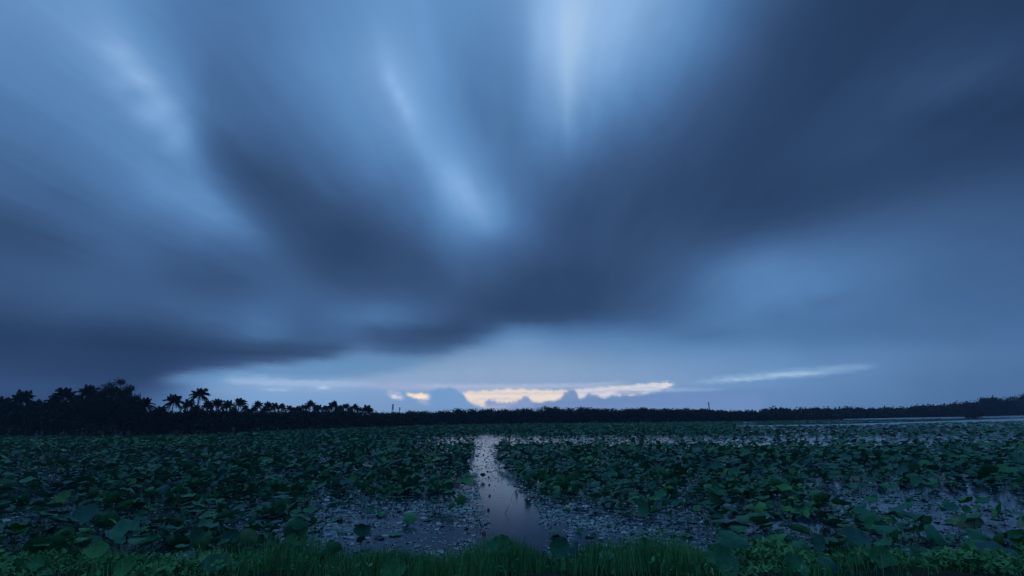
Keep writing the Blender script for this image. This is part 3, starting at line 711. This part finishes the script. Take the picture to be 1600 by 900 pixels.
# ---- grass on the bank
def blade(rg):
    w_, b_ = .011, rg.uniform(.08, .5); V = []
    for t in (0, .35, .7): V += [(-w_*(1-t*.6), b_*t*t, t), (w_*(1-t*.6), b_*t*t, t)]
    V.append((0, b_, 1.0)); V = np.array(V, float); return V, np.array([(0,1,3),(0,3,2),(2,3,5),(2,5,4),(4,5,6)]), V[:, :2].copy()
BL = [blade(rs) for _ in range(6)]
k = 62000; x = rng.uniform(-17, 17, k); y = 14.5-np.abs(rng.normal(0, 1.5, k))*1.15+.35*np.sin(x*.9); pt = patchy(x, y, 1.6, 41)
px, py = project(np.stack([x, y, bank_z(x, y)], -1))
dn = np.interp(px, [-50,120,330,430,520,560,900,1060,1110,1180,1300,1600,1700], [.12,.12,.25,.8,.55,.7,.8,.8,.5,.35,.4,.5,.5])*np.clip(.75+.4*pt, .2, 1)
m = rng.random(k) < dn; x, y, pt, px = x[m], y[m], pt[m], px[m]; k = len(x)
hh = np.interp(px, [-50,200,330,440,500,560,700,760,800,860,920,1000,1050,1110,1180,1600], [.42,.42,.5,.8,.55,.62,.66,.78,.74,.5,.56,.8,.72,.45,.34,.34])*(.3+.85*rng.random(k)**.8)*(1+.24*pt)*.88
sc = np.stack([np.full(k, 1.0), hh*.8, hh], -1)
A = scatter(BL, rng.integers(0, 6, k), np.stack([x, y, np.maximum(bank_z(x, y), -.05)-.02], -1), sc, rotmat(rng.normal(0, .12, k), rng.normal(.06, .12, k), rng.uniform(0, 6.28, k)), np.clip(rng.beta(2, 3, k)+.12*pt+np.where(rng.random(k) < .03, .5, 0), 0, 1))
tag(link('bank_grass', mesh_tris('bank_grass', A[0], A[1], M_grass, tint=A[3])), 'tall green grass and reeds along the near bank', 'grass', kind='stuff')
# ---- low leafy herbs on the left part of the bank
k = 30000; x = rng.uniform(-17, 15, k); y = 14.6-np.abs(rng.normal(0, 1.6, k))+.35*np.sin(x*.9); pt = patchy(x, y, 1.4, 44)
px, py = project(np.stack([x, y, bank_z(x, y)], -1))
m = rng.random(k) < np.interp(px, [-100,300,460,520,1100,1200,1700], [.95,.9,.5,.12,.12,.8,1.0])*np.clip(.6+.5*pt, .05, 1); x, y, pt = x[m], y[m], pt[m]; k = len(x); s = rng.uniform(.05, .17, k)
A = scatter(SPR, rng.integers(0, 5, k), np.stack([x, y, np.maximum(bank_z(x, y), 0)+rng.uniform(0, .32, k)*np.clip(.7+.4*pt, .1, 1.4)], -1), s, rotmat(rng.normal(0, .4, k), rng.normal(0, .4, k), rng.uniform(0, 6, k)), np.clip(rng.beta(2, 3, k)+.15*pt, 0, 1))
tag(link('bank_herbs', mesh_tris('bank_herbs', A[0], A[1], M_grass, tint=A[3])), 'low leafy green herbs covering the near bank at left', 'herbs', kind='stuff')
# ---- seed pods and withered heads on bare stems
M_pod, t, b = material('seed_pod', None, .8, .2)
oi = t.new('ShaderNodeObjectInfo'); t.l.new(oi.outputs['Color'], b.inputs['Base Color'])
V, T = tube([(0, 0, -.5), (0, 0, -.35), (0, 0, .1), (0, 0, .5), (0, 0, .52)], [.10, .22, .42, .56, .50], 12); PODM = mesh_tris('pod', V, T, M_pod, smooth=True)
V, T = tube([(0, 0, -.6), (0, 0, -.3), (.04, 0, .1), (0, 0, .5), (0, 0, .8)], [.12, .34, .36, .2, .03], 12); BUDM = mesh_tris('bud', V, T, M_pod, smooth=True)
for px, py, h, r, k_, c, lb in ((744, 826, .22, .07, 0, (.16, .06, .05), 'withered pinkish seed head just left of the orange-red float'), (750, 826, .17, .06, 0, (.06, .03, .03), 'dark withered seed head beside the pinkish one'),
        (1036, 838, .20, .07, 0, (.02, .02, .02), 'black seed pod on a short stem in the speckled water'), (733, 792, .26, .05, 1, (.05, .07, .03), 'closed bud on a bare stem left of the channel'),
        (742, 770, .24, .055, 0, (.10, .10, .04), 'dull yellow pod standing near the bright leaning leaf'), (691, 806, .30, .06, 1, (.04, .06, .03), 'dark bud above the leaves left of the channel'),
        (985, 818, .22, .05, 1, (.09, .05, .04), 'thin reddish bud over the speckled water on the right'), (665, 795, .34, .055, 0, (.03, .03, .02), 'dark pod on a tall stem left of the channel'),
        (1325, 846, .34, .06, 1, (.10, .13, .05), 'pale green bud among the lower right leaves')):
    p = ground(np.array(float(px)), np.array(float(py))); e = empty('lotus_pod', (p[0], p[1], 0)); tag(e, lb, 'lotus pod', 'lotus pods and buds on bare stems')
    link('stem', STALKS[len(lb) % 4], e, (0, 0, -.05), None, (1, 1, h+.05)); q = link('head', (PODM, BUDM)[k_], e, (0, 0, h+r*.4), (.35, .2*len(lb), 0), (r,)*3); q.color = tuple(c)+(1,)
# ================================================================ rope of floats down the channel
FL = [(756,834,.078,(.62,.13,.06),'orange-red ball float, nearest and largest in the channel'),
      (763,797.5,.065,(.12,.02,.03),'dark red ball float, second from the bank'),
      (765,775,.062,(.26,.22,.05),'dull yellow float bobbing third from the bank'),
      (764.5,758,.06,(.02,.02,.03),'black ball float beside a flat drifting leaf'),
      (763.5,746,.06,(.03,.02,.03),'dark ball float, fifth along the channel rope'),
      (761.5,737,.06,(.02,.02,.03),'dark ball float, sixth along the channel rope'),
      (759.5,729,.06,(.10,.07,.05),'brownish ball float, seventh along the channel rope'),
      (757.3,718,.06,(.02,.02,.03),'dark ball float where the channel narrows'),
      (755.5,711,.085,(.16,.06,.03),'reddish float cluster far down the channel'),
      (756.5,704,.06,(.02,.02,.03),'dark float before the farthest one on the rope'),
      (758,698,.06,(.03,.02,.02),'farthest small dark float on the channel rope')]
def sphere(n=14, m=9):
    V = [(0, 0, 1)]; 
    for j in range(1, m):
        for i in range(n): a, p = 2*math.pi*i/n, math.pi*j/m; V.append((math.sin(p)*math.cos(a), math.sin(p)*math.sin(a), math.cos(p)))
    V.append((0, 0, -1)); T = [(0, 1+i, 1+(i+1) % n) for i in range(n)]
    for j in range(m-2):
        for i in range(n): p, q = 1+j*n+i, 1+j*n+(i+1) % n; T += [(p, p+n, q+n), (p, q+n, q)]
    e = len(V)-1; o = 1+(m-2)*n; T += [(e, o+(i+1) % n, o+i) for i in range(n)]
    return np.array(V), np.array(T)
SV, ST = sphere(); SV2 = SV.copy(); SV2[:, 2] *= .92; band_ = 1+.05*np.exp(-(SV2[:, 2]/.12)**2); SV2[:, :2] *= band_[:, None]
ball = mesh_tris('ball', SV2, ST, M_float, smooth=True)
V, T = join([tube([(0, 0, .8), (0, 0, 1.08), (0, 0, 1.12)], [.28, .22, .14], 8), tube([(0, 0, -.8), (0, 0, -1.05)], [.28, .2], 8)])
eye = mesh_tris('eyelet', V, T, M_float, smooth=True)
rope_pts = []
for px, py, rad, c, lb in FL:
    p = ground(np.array(float(px)), np.array(float(py))); e = empty('ball_float', (p[0], p[1], 0), 0)
    tag(e, lb, 'float', 'ball floats on the rope along the channel')
    b = link('ball', ball, e, (0, 0, rad*.35), (.5, .3*len(rope_pts), 0), (rad,)*3); b.color = tuple(c)+(1,)
    b = link('eyelet', eye, e, (0, 0, rad*.35), (.5, .3*len(rope_pts), 0), (rad,)*3); b.color = tuple(v*.6 for v in c)+(1,)
    rope_pts.append((p[0], p[1]))
rp = []
for a, b_ in zip(rope_pts[:-1], rope_pts[1:]):
    for t_ in np.linspace(0, 1, 6)[:-1]: rp.append((a[0]+(b_[0]-a[0])*t_, a[1]+(b_[1]-a[1])*t_, .006-.05*math.sin(t_*3.14)))
rp.append((*rope_pts[-1], .0)); q = ground(np.array(758.5), np.array(684.)); rp.append((q[0], q[1], .01))
V, T = tube(rp, [.012]*len(rp), 5); tag(link('rope', mesh_tris('rope', V, T, M_rope)), 'thin dark rope lying in the channel between the floats', 'rope')
# ================================================================ trees
def frond(L, droop, up, rg, nl=19, wid=.085):
    """one palm frond: rachis and hanging leaflets, along +x"""
    Vs, Ts = [], []; pts = []
    for t in np.linspace(0, 1, 9):
        pts.append(np.array([L*(t*math.cos(up)*(1-.12*droop*t)), 0, L*(t*math.sin(up)-droop*.62*t*t)]))
    V, T = tube(pts, [.04*(1-.85*t) for t in np.linspace(0, 1, 9)], 3); parts = [(V, T)]
    for side in (-1, 1):
        for i in range(nl):
            t = .14+.84*i/(nl-1); j = min(int(t*8), 7); f = t*8-j; p = pts[j]*(1-f)+pts[j+1]*f
            ll = L*.27*math.sin(math.pi*(.12+.8*t))*rg.uniform(.85, 1.1)
            tip = p+np.array([ll*.45, side*ll*.75, -ll*rg.uniform(.25, .65)])
            w_ = np.array([wid, 0, .02]); parts.append((np.array([p-w_, p+w_, tip+w_*.2, tip-w_*.2]), np.array([(0, 1, 2), (0, 2, 3)])))
    return join(parts)
def palm_crown(rg, nf=24, L=1.0, young=False):
    parts = []; tn = []
    for i in range(nf):
        a = i*2.39996+rg.uniform(-.2, .2); q = i/nf
        up = (1.48-1.95*q+rg.uniform(-.14, .14)) if not young else 1.35-1.0*q
        V, T = frond(L*rg.uniform(.72, 1.12), .42+.55*q+rg.uniform(0, .18), up, rg, wid=.036*L)
        c, s = math.cos(a), math.sin(a); V = V @ np.array([[c, s, 0], [-s, c, 0], [0, 0, 1]]); parts.append((V, T)); tn.append(np.full(len(V), np.clip(rg.uniform(.1, .8)+(.3 if q > .9 else 0), 0, 1)))
    V, T = join(parts); return V, T, np.concatenate(tn)
CROWNS = []
for k in range(5):
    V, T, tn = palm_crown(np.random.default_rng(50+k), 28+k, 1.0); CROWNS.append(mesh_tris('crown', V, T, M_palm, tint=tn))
YOUNG = []
for k in range(3):
    V, T, tn = palm_crown(np.random.default_rng(70+k), 17, 1.0, True); YOUNG.append(mesh_tris('crown', V, T, M_palm, tint=tn))
PTR = []
for k in range(3):
    q = [(.05*math.sin(t*2.4+k)*t-(.05*math.sin(2.4+k))*t, .0, t) for t in np.linspace(0, 1, 8)]
    V, T = tube(q, [.022*(1-.45*t)+(.012 if t == 0 else 0) for t in np.linspace(0, 1, 8)], 8); PTR.append(mesh_tris('trunk', V, T, M_bark, smooth=True))
def shore_d(px):
    b = ground(np.array(px, float), np.array(float(base_line(np.array(px, float))))); return float(np.hypot(b[0], b[1]))
def palm(px, top, back, r, label, group, young=False, k=0):
    r = r*(1.0 if young else 1.16)
    d = shore_d(px)+back; tip = at_dist(np.array(float(px)), np.array(float(top)), d); cz = max(tip[2]-r*.66, .9)
    e = empty('palm_tree', (tip[0], tip[1], .2), float(rng.uniform(0, 6.28))); tag(e, label, 'palm tree', group)
    link('trunk', PTR[k % 3], e, (0, 0, -.3), None, (cz, cz, cz+.3-.2))
    link('crown', (YOUNG if young else CROWNS)[k % (3 if young else 5)], e, (0, 0, cz-.25), (float(rng.normal(0, .08)), float(rng.normal(0, .08)), 0), (r,)*3)
SKY_PALMS = [(-70,606,4,3.4),(-25,612,5,3.2),(2,616,3,3.0),(20,624,9,2.6),(38,607,4,3.4),(60,622,9,2.6),(74,630,5,2.2),(88,616,7,2.6),(104,603,5,3.1),(124,618,9,2.6),(143,599,7,3.0),(158,612,9,2.4),(205,628,8,2.2),(228,619,4,2.6),(252,632.8,9,2.0),(274,613.8,3,2.6),(297,621.8,7,2.2),(308,630.8,5,1.9),(315,603.8,5,2.7),(326,624.8,9,2.0),(341,620.8,6,2.3),(357,623.8,4,2.1),(366,634.8,9,1.8),(376,619.8,5,2.2),(384,632.0,6,1.53),(391,637.0,9,1.44),(398,634.0,5,1.44),(404,625.0,5,1.98),(412,637.0,8,1.44),(418,632.0,9,1.53),(420,626.0,5,1.89),(430,628.0,7,1.89),(441,629.0,4,1.8),(453,632.0,7,1.8),(459,636.0,6,1.44),(466,633.0,5,1.71),(475,631.0,9,1.62),(486,624.0,4,2.34),(493,634.0,8,1.53),(499,631.0,7,1.8),(509,632.0,5,1.8),(516,632.0,9,1.44),(522,625.0,4,2.43),(527,635.0,6,1.44),(532,632.0,8,1.8),(541,629.0,4,2.07),(548,634.0,9,1.44),(555,630.0,6,2.07),(563,635.0,6,1.44),(573,631.0,4,2.7),(580,637.0,7,1.53)]
for i, (px, top, bk, r) in enumerate(SKY_PALMS):
    big = 'tall' if top < 612 else 'slender' if px > 390 else 'mid-height'
    palm(px, top, bk, r, f'{big} coconut palm, {ORD[i]} palm crown from the left along the skyline', 'coconut palms rising above the left treeline', k=i)
LOWP = [(-40,640,0,3.4),(14,640,1,3.2),(38,636,-1,3.8),(66,652,0,3.0),(98,645,0,3.2),(128,650,-1,2.9),(157,645,0,3.1),(188,655,-1,2.6),(214,646,0,3.0),(246,650,0,2.6),(268,656,-1,2.4),(294,645,0,2.6),(318,652,-1,2.4),(344,646,0,2.5),(370,652,0,2.4),(396,650,0,2.5),(426,649,0,2.5),(458,650,0,2.4),(492,649,0,2.5),(528,650,0,2.4),(562,650,0,2.5),(592,645,2,2.4)]
for i, (px, top, bk, r) in enumerate(LOWP):
    palm(px, top, bk+1.5, r, f'low young palm at the foot of the left treeline, {ORD[i]} from the left', 'young palms along the left shore', True, k=i)
# broadleaf trees
def leafy(rg, nclump, per, spread, q, flat=.75, low=.15):
    """leaf faces in uneven clumps inside a unit-wide crown; returns faces and the clump centres"""
    cs = []
    while len(cs) < nclump:
        p = rg.normal(0, 1, 3); p /= np.linalg.norm(p); p *= rg.uniform(.35, .95)**.6; p[2] = p[2]*flat
        if p[2] > -.55: cs.append(p)
    cs = np.array(cs)*np.array([1, 1, 1.0]); N = nclump*per
    c = np.repeat(cs, per, 0); r = np.repeat(rg.uniform(.6, 1.3, nclump), per)[:, None]*spread
    P = c+rg.normal(0, 1, (N, 3))*r*np.array([1, 1, .6])*.5
    card = np.array([(-1, -.6, 0), (1, -.5, 0), (1.1, .6, .1), (-.9, .6, -.1)])*q
    A = scatter([(card, np.array([(0, 1, 2), (0, 2, 3)]), card[:, :2])], np.zeros(N, int), P, rg.uniform(.6, 1.3, N), rotmat(rg.uniform(-1.2, 1.2, N), rg.uniform(-1.2, 1.2, N), rg.uniform(0, 6.3, N)), np.clip(np.repeat(rg.uniform(.1, .8, nclump), per)+rg.normal(0, .14, N), 0, 1))
    return A, cs
def make_tree(seed, nclump, per, spread, q, flat, trunk_h=.9):
    rg = np.random.default_rng(seed); A, cs = leafy(rg, nclump, per, spread, q, flat)
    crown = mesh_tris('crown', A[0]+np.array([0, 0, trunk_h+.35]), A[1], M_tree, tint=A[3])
    parts = [tube([(0, 0, -.1), (.02, 0, trunk_h*.5), (.0, .03, trunk_h), (.02, .02, trunk_h+.4)], [.075, .055, .045, .03], 7)]
    for c in cs[::max(1, nclump//9)]:
        parts.append(tube([(0, .02, trunk_h*.8), tuple(np.array([c[0]*.5, c[1]*.5, trunk_h+.3+c[2]*.3])), tuple(c+np.array([0, 0, trunk_h+.35]))], [.03, .018, .008], 5))
    V, T = join(parts); return crown, mesh_tris('trunk', V, T, M_bark, smooth=True), trunk_h+.35+flat
TREES = [make_tree(91, 34, 46, .42, .055, .8), make_tree(92, 28, 50, .46, .06, .65), make_tree(93, 40, 40, .36, .055, .95), make_tree(94, 22, 60, .5, .06, .7)]
BIG = make_tree(97, 44, 300, .23, .026, .85, 1.0)
def tree(px, top, back, r, label, group, k=0, proto=None, fs=None):
    cr, tr, H = proto or TREES[k % 4]; d = (shore_d(px) if fs is None else fs)+back
    tip = at_dist(np.array(float(px)), np.array(float(top)), d); h = tip[2]-.2; s = h/H
    e = empty('broadleaf_tree', (tip[0], tip[1], .2), float(rng.uniform(0, 6.28))); tag(e, label, 'tree', group)
    link('trunk', tr, e, None, None, (s, s, s)); link('crown', cr, e, None, None, (r, r, s))
tree(183, 594.5, 4, 4.6, 'large spreading dark tree, tallest rounded crown on the left shore', 'broadleaf trees of the left shore', proto=BIG)
LT = [(-60,622),(-20,628),(20,634),(62,630),(84,628),(122,622),(152,616),(206,618),(216,630),(243,638),(262,643),(288,642),(308,640),(330,642),(350,642),(366,644),(386,642),(410,646),(434,643),(450,645),(470,642.5),(494,645),(514,642),(532,645.5),(550,642),(566,645),(584,646.5)]
for i, (px, top) in enumerate(LT):
    tree(px, top, 3+2*(i % 3), 2.6 if px < 240 else 2.2, f'dark bushy tree filling the left treeline, {ORD[i]} from the left', 'broadleaf trees of the left shore', k=i)
MT = [(600,646),(618,645),(634,645),(650,643),(668,643.5),(690,643),(708,639.5),(722,641.5),(740,640.5),(758,640.5),(772,639.5),(790,640),(806,640),(824,639.5),(850,636.5),(863,636.5),(884,638.5),(908,636.5),(926,638),(945,639.5),(962,639.5),(983,639),(1003,638),(1012,638.5),(1040,640),(1072,638.2),(1095,640)]
for i, (px, top) in enumerate(MT):
    tree(px, top-.6, 6, [3.6, 4.4, 3.0, 5.0, 3.9][i % 5], f'rounded crown on the straight far treeline, {ORD[i]} from its left end', 'trees of the straight far treeline', k=i+1)
RT = [(1546,621.5,9),(1586,620.5,9),(1604,616,9),(1514,629,5),(1470,633,4),(1462,634.5,4),(1432,635,4),(1440,635.5,4),(1570,625,5),(1640,612,8)]
for i, (px, top, r) in enumerate(RT):
    b = ground(np.array(float(px)), np.array(float(np.interp(px, FS_X, FS_Y)))); tree(px, top, 50, r*.8, f'tree crown standing out on the right-hand hill, {["dome-shaped and widest","broad flat","half cut off by the right edge","small pointed","tiny single","tiny twin","tiny leftmost","small rounded leftmost","low rounded","hidden outermost"][i]}', 'trees standing out on the right hill', k=i, fs=float(np.hypot(b[0], b[1])))
# woods that read as one mass
def woods(name, label, cols, base_fn, top_fn, depth, r_cl, per, q, nper, zlow=.0, seed=1, fs=None):
    rg = np.random.default_rng(seed); N = nper; px = rg.uniform(cols[0], cols[1], N); bk = rg.uniform(0, depth, N)
    d0 = np.array([np.hypot(*ground(np.array(a), np.array(float(base_fn(a))))[:2]) for a in px])+bk+1.0
    lump = .9*np.sin(px*.11+seed)+.7*np.sin(px*.29+2*seed)+.5*np.sin(px*.73); top = at_dist(px, top_fn(px)+lump+rg.uniform(-.5, 1.2, N), d0)[:, 2]
    z = zlow+(top-zlow-r_cl*.3)*np.sqrt(rg.random(N)); z = np.maximum(z, .2)
    dr = ray(px, np.full(N, 600.)); u = dr[:, :2]/np.hypot(dr[:, 0], dr[:, 1])[:, None]
    c = np.concatenate([u*d0[:, None], z[:, None]], 1); M = N*per
    P = np.repeat(c, per, 0)+rg.normal(0, .5, (M, 3))*r_cl*np.array([1.0, 1.0, .75]); P[:, 2] = np.maximum(P[:, 2], .05)
    card = np.array([(-1, -.6, 0), (1, -.5, 0), (1.1, .6, .1), (-.9, .6, -.1)])*q
    A = scatter([(card, np.array([(0, 1, 2), (0, 2, 3)]), card[:, :2])], np.zeros(M, int), P, rg.uniform(.6, 1.3, M), rotmat(rg.uniform(-1.3, 1.3, M), rg.uniform(-1.3, 1.3, M), rg.uniform(0, 6.3, M)), np.clip(np.repeat(rg.uniform(.0, .8, N), per)+rg.normal(0, .15, M), 0, 1))
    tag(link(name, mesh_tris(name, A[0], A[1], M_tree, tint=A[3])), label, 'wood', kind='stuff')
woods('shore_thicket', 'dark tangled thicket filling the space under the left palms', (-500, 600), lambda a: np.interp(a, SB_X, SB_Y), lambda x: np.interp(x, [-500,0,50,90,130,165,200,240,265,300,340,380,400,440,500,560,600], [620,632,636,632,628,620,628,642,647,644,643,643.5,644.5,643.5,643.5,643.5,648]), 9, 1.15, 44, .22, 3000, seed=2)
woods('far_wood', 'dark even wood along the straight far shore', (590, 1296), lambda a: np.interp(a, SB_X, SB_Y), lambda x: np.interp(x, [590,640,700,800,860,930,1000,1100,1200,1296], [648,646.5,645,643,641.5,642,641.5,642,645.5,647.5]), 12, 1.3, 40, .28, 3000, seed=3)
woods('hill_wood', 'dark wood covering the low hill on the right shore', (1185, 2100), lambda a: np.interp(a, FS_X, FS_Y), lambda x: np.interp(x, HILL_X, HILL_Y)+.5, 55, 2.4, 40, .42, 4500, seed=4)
# island bush in the right-hand lake and a small bush by the stilt hut
def bush(px, top, base, r, label):
    p = ground(np.array(float(px)), np.array(float(base))); d = float(np.hypot(p[0], p[1])); tip = at_dist(np.array(float(px)), np.array(float(top)), d); s = tip[2]/TREES[3][2]
    e = empty('bush', (p[0], p[1], 0)); tag(e, label, 'bush'); link('foliage', TREES[3][0], e, (0, 0, -.9*s*1.1), None, (r, r, s*1.45)); link('stem', TREES[3][1], e, None, None, (s, s, s))
bush(1521, 642, 654.3, 3.3, 'round dark bush on its own islet in the right-hand lake')
bush(1314.5, 651, 656.5, .9, 'tiny dark bush beside the stilt hut')
for k, (a, s) in enumerate(((1285, 3.0), (1268, 3.0), (1240, 3.2))):
    tree(a, 645+.6*k, 2, s, ['dark tree closing the right end of the spit', 'dark tree second from the end of the spit', 'wide low tree third from the end of the spit'][k], 'trees at the end of the spit', k=k)
# islet under the bush
p = ground(np.array(1521.), np.array(654.5)); V, T = sphere(18, 8); V = V*np.array([5.5, 2.2, .3])+np.array([p[0], p[1], -.08])
tag(link('islet', mesh_tris('islet', V, T, M_land, smooth=True)), 'low muddy islet under the lone bush', 'islet', kind='structure')
# floating grass between the far leads of water
k = 30000; pxr = rng.uniform(1180, 1950, k); t_ = rng.random(k)
lo = np.interp(pxr, [1180,1300,1400,1500,1600,1900], [659.5,656.6,655.4,654.0,652.5,646.8]); hi = np.interp(pxr, [1180,1270,1350,1400,1480,1540,1600,1900], [664.6,663.6,662,660.4,658.2,656.3,653.9,647.4])
pyr = lo+(hi-lo)*t_; g_ = ground(pxr, pyr); m = ~lines_mask(pxr, pyr); g_ = g_[m]; k = len(g_)
sc = rng.uniform(.3, .6, k); A = scatter(SPR, rng.integers(0, 5, k), g_, np.stack([sc, sc, sc*.34], -1), rotmat(rng.normal(0, .2, k), rng.normal(0, .2, k), rng.uniform(0, 6, k)), rng.uniform(.2, .9, k))
tag(link('floating_grass', mesh_tris('floating_grass', A[0], A[1], M_weed, tint=A[3])), 'low floating grass between the far strips of water', 'floating grass', kind='stuff')
# stilt hut
p = ground(np.array(1308.), np.array(656.2)); e = empty('stilt_hut', (p[0], p[1], 0), math.atan2(-p[0], p[1])); tag(e, 'tiny dark hut on stilts at the tip of the far spit', 'hut')
V, T = join([box((x, y, .35), (.12, .12, 1.0)) for x in (-1.2, 0, 1.2) for y in (-.7, .7)]); link('stilts', mesh_tris('stilts', V, T, M_wall), e)
V, T = join([box((0, 0, .92), (2.9, 1.8, .12)), box((-.1, .75, 1.5), (2.4, .06, 1.0)), box((-1.25, 0, 1.5), (.06, 1.5, 1.0)), box((1.15, 0, 1.3), (.06, 1.5, .6))]); link('wall', mesh_tris('wall', V, T, M_wall), e)
V = np.array([(-1.7,-1.1,1.95),(1.7,-1.1,1.95),(1.7,1.1,1.95),(-1.7,1.1,1.95),(-1.5,0,2.5),(1.5,0,2.5)]); link('roof', mesh_tris('roof', V, [(0,1,5),(0,5,4),(2,3,4),(2,4,5),(1,2,5),(3,0,4),(0,3,2),(0,2,1)], M_roof), e)
# ================================================================ masts
def mast(px, top, dist, w0, head, label):
    tip = at_dist(np.array(float(px)), np.array(float(top)), dist); h = tip[2]; e = empty('lattice_mast', (tip[0], tip[1], 0)); tag(e, label, 'mast')
    parts = []; nb = 12; leg = [(-1, -1), (1, -1), (1, 1), (-1, 1)]
    wd = lambda t: w0*(1-.72*min(t/.8, 1))
    for sx1, sy1 in leg: parts.append(tube([(sx1*wd(t)/2, sy1*wd(t)/2, t*h*.93) for t in np.linspace(0, 1, 9)], [.09]*9, 4))
    for i in range(nb):
        t0, t1 = i/nb, (i+1)/nb; 
        for q in range(4):
            a, b_ = leg[q], leg[(q+1) % 4]
            parts.append(tube([(a[0]*wd(t0)/2, a[1]*wd(t0)/2, t0*h*.93), (b_[0]*wd(t1)/2, b_[1]*wd(t1)/2, t1*h*.93)], [.06]*2, 3))
            parts.append(tube([(a[0]*wd(t1)/2, a[1]*wd(t1)/2, t1*h*.93), (b_[0]*wd(t1)/2, b_[1]*wd(t1)/2, t1*h*.93)], [.06]*2, 3))
    V, T = join(parts); link('lattice', mesh_tris('lattice', V, T, M_steel), e)
    V, T = tube([(0, 0, h*.9), (0, 0, h)], [.08, .04], 5); link('spike', mesh_tris('spike', V, T, M_steel), e)
    am = None
    for j, zf in enumerate(head):
        for q in range(3):
            a = q*2.094+j*.5; V, T = box((0, 0, 0), (.32, .16, 1.7)); 
            if am is None: am = mesh_tris('antenna', V, T, M_panel)
            link('antenna', am, e, (math.cos(a)*w0*.34, math.sin(a)*w0*.34, h*zf), (0, 0, a+1.57))
    V, T = join([box((0, 0, h*z), (w0*.55, w0*.55, .15)) for z in head]); link('platform', mesh_tris('platform', V, T, M_steel), e)
mast(614.2, 629.5, 440, 2.3, (.86, .76, .66), 'taller lattice phone mast with antenna clusters behind the far trees')
mast(624.6, 635.5, 470, 1.3, (.9, .8), 'shorter thin phone mast just right of the tall one')
mast(1107, 627.5, 460, 1.1, (.92, .78), 'lone thin mast above the straight far treeline')
# street lamps behind the palms
lp = None
for px, top, lb in ((394.2, 630, 'street lamp with one short arm showing between two palm crowns'), (416, 630.2, 'street lamp whose long arm crosses behind the palms')):
    d = shore_d(px)+14; tip = at_dist(np.array(px), np.array(float(top)), d); h = tip[2]; e = empty('street_lamp', (tip[0], tip[1], .3), 0); tag(e, lb, 'street lamp', 'street lamps behind the palms')
    V, T = tube([(0, 0, 0), (0, 0, h*.6), (0, 0, h-.35)], [.09, .07, .06], 8); link('pole', mesh_tris('pole', V, T, M_steel, smooth=True), e)
    L_ = .55 if px < 400 else -1.2
    V, T = tube([(0, 0, h-.37), (L_*.5, 0, h-.3), (L_, 0, h-.3)], [.05, .045, .04], 6); link('arm', mesh_tris('arm', V, T, M_steel, smooth=True), e)
    V, T = sphere(10, 6); V = V*np.array([.34, .14, .08])+np.array([L_+(.25 if L_ > 0 else -.25), 0, h-.31]); link('lamp_head', mesh_tris('lamp_head', V, T, M_lamp, smooth=True), e)
# bare pole-like dead palm stub sticking up left of the gap
tip = at_dist(np.array(220.), np.array(617.), shore_d(220)+5); e = empty('dead_palm', (tip[0], tip[1], .2)); tag(e, 'bare headless palm stem with a frayed tip in front of the sky', 'dead palm')
V, T = tube([(.3, 0, 0), (.1, 0, tip[2]*.6), (-.1, 0, tip[2]-.3)], [.12, .09, .07], 7); link('trunk', mesh_tris('trunk', V, T, M_bark, smooth=True), e)
V, T = join([tube([(-.1, 0, tip[2]-.35), (-.1+a, b_, tip[2]-.1+c)], [.07, .03], 4) for a, b_, c in ((-.35, 0, 0), (.3, .1, -.05), (-.1, -.2, .1))]); link('frayed_tip', mesh_tris('frayed_tip', V, T, M_bark), e)
# ================================================================ evening haze
hm = bpy.data.materials.new('haze'); hm.use_nodes = True; hm.node_tree.nodes.clear(); t = NT(hm.node_tree)
pv = t.new('ShaderNodeVolumePrincipled'); pv.inputs['Color'].default_value = (.62, .80, 1.0, 1); pv.inputs['Density'].default_value = .00042
t.l.new(pv.outputs[0], t.new('ShaderNodeOutputMaterial').inputs['Volume'])
V, T = box((0, 225, 19), (1500, 590, 41)); tag(link('haze', mesh_tris('haze', V, T, hm)), 'thin bluish evening haze over the lake', 'haze', kind='stuff')
scn.cycles.volume_bounces = 0; scn.cycles.volume_step_rate = 5; scn.cycles.volume_max_steps = 64
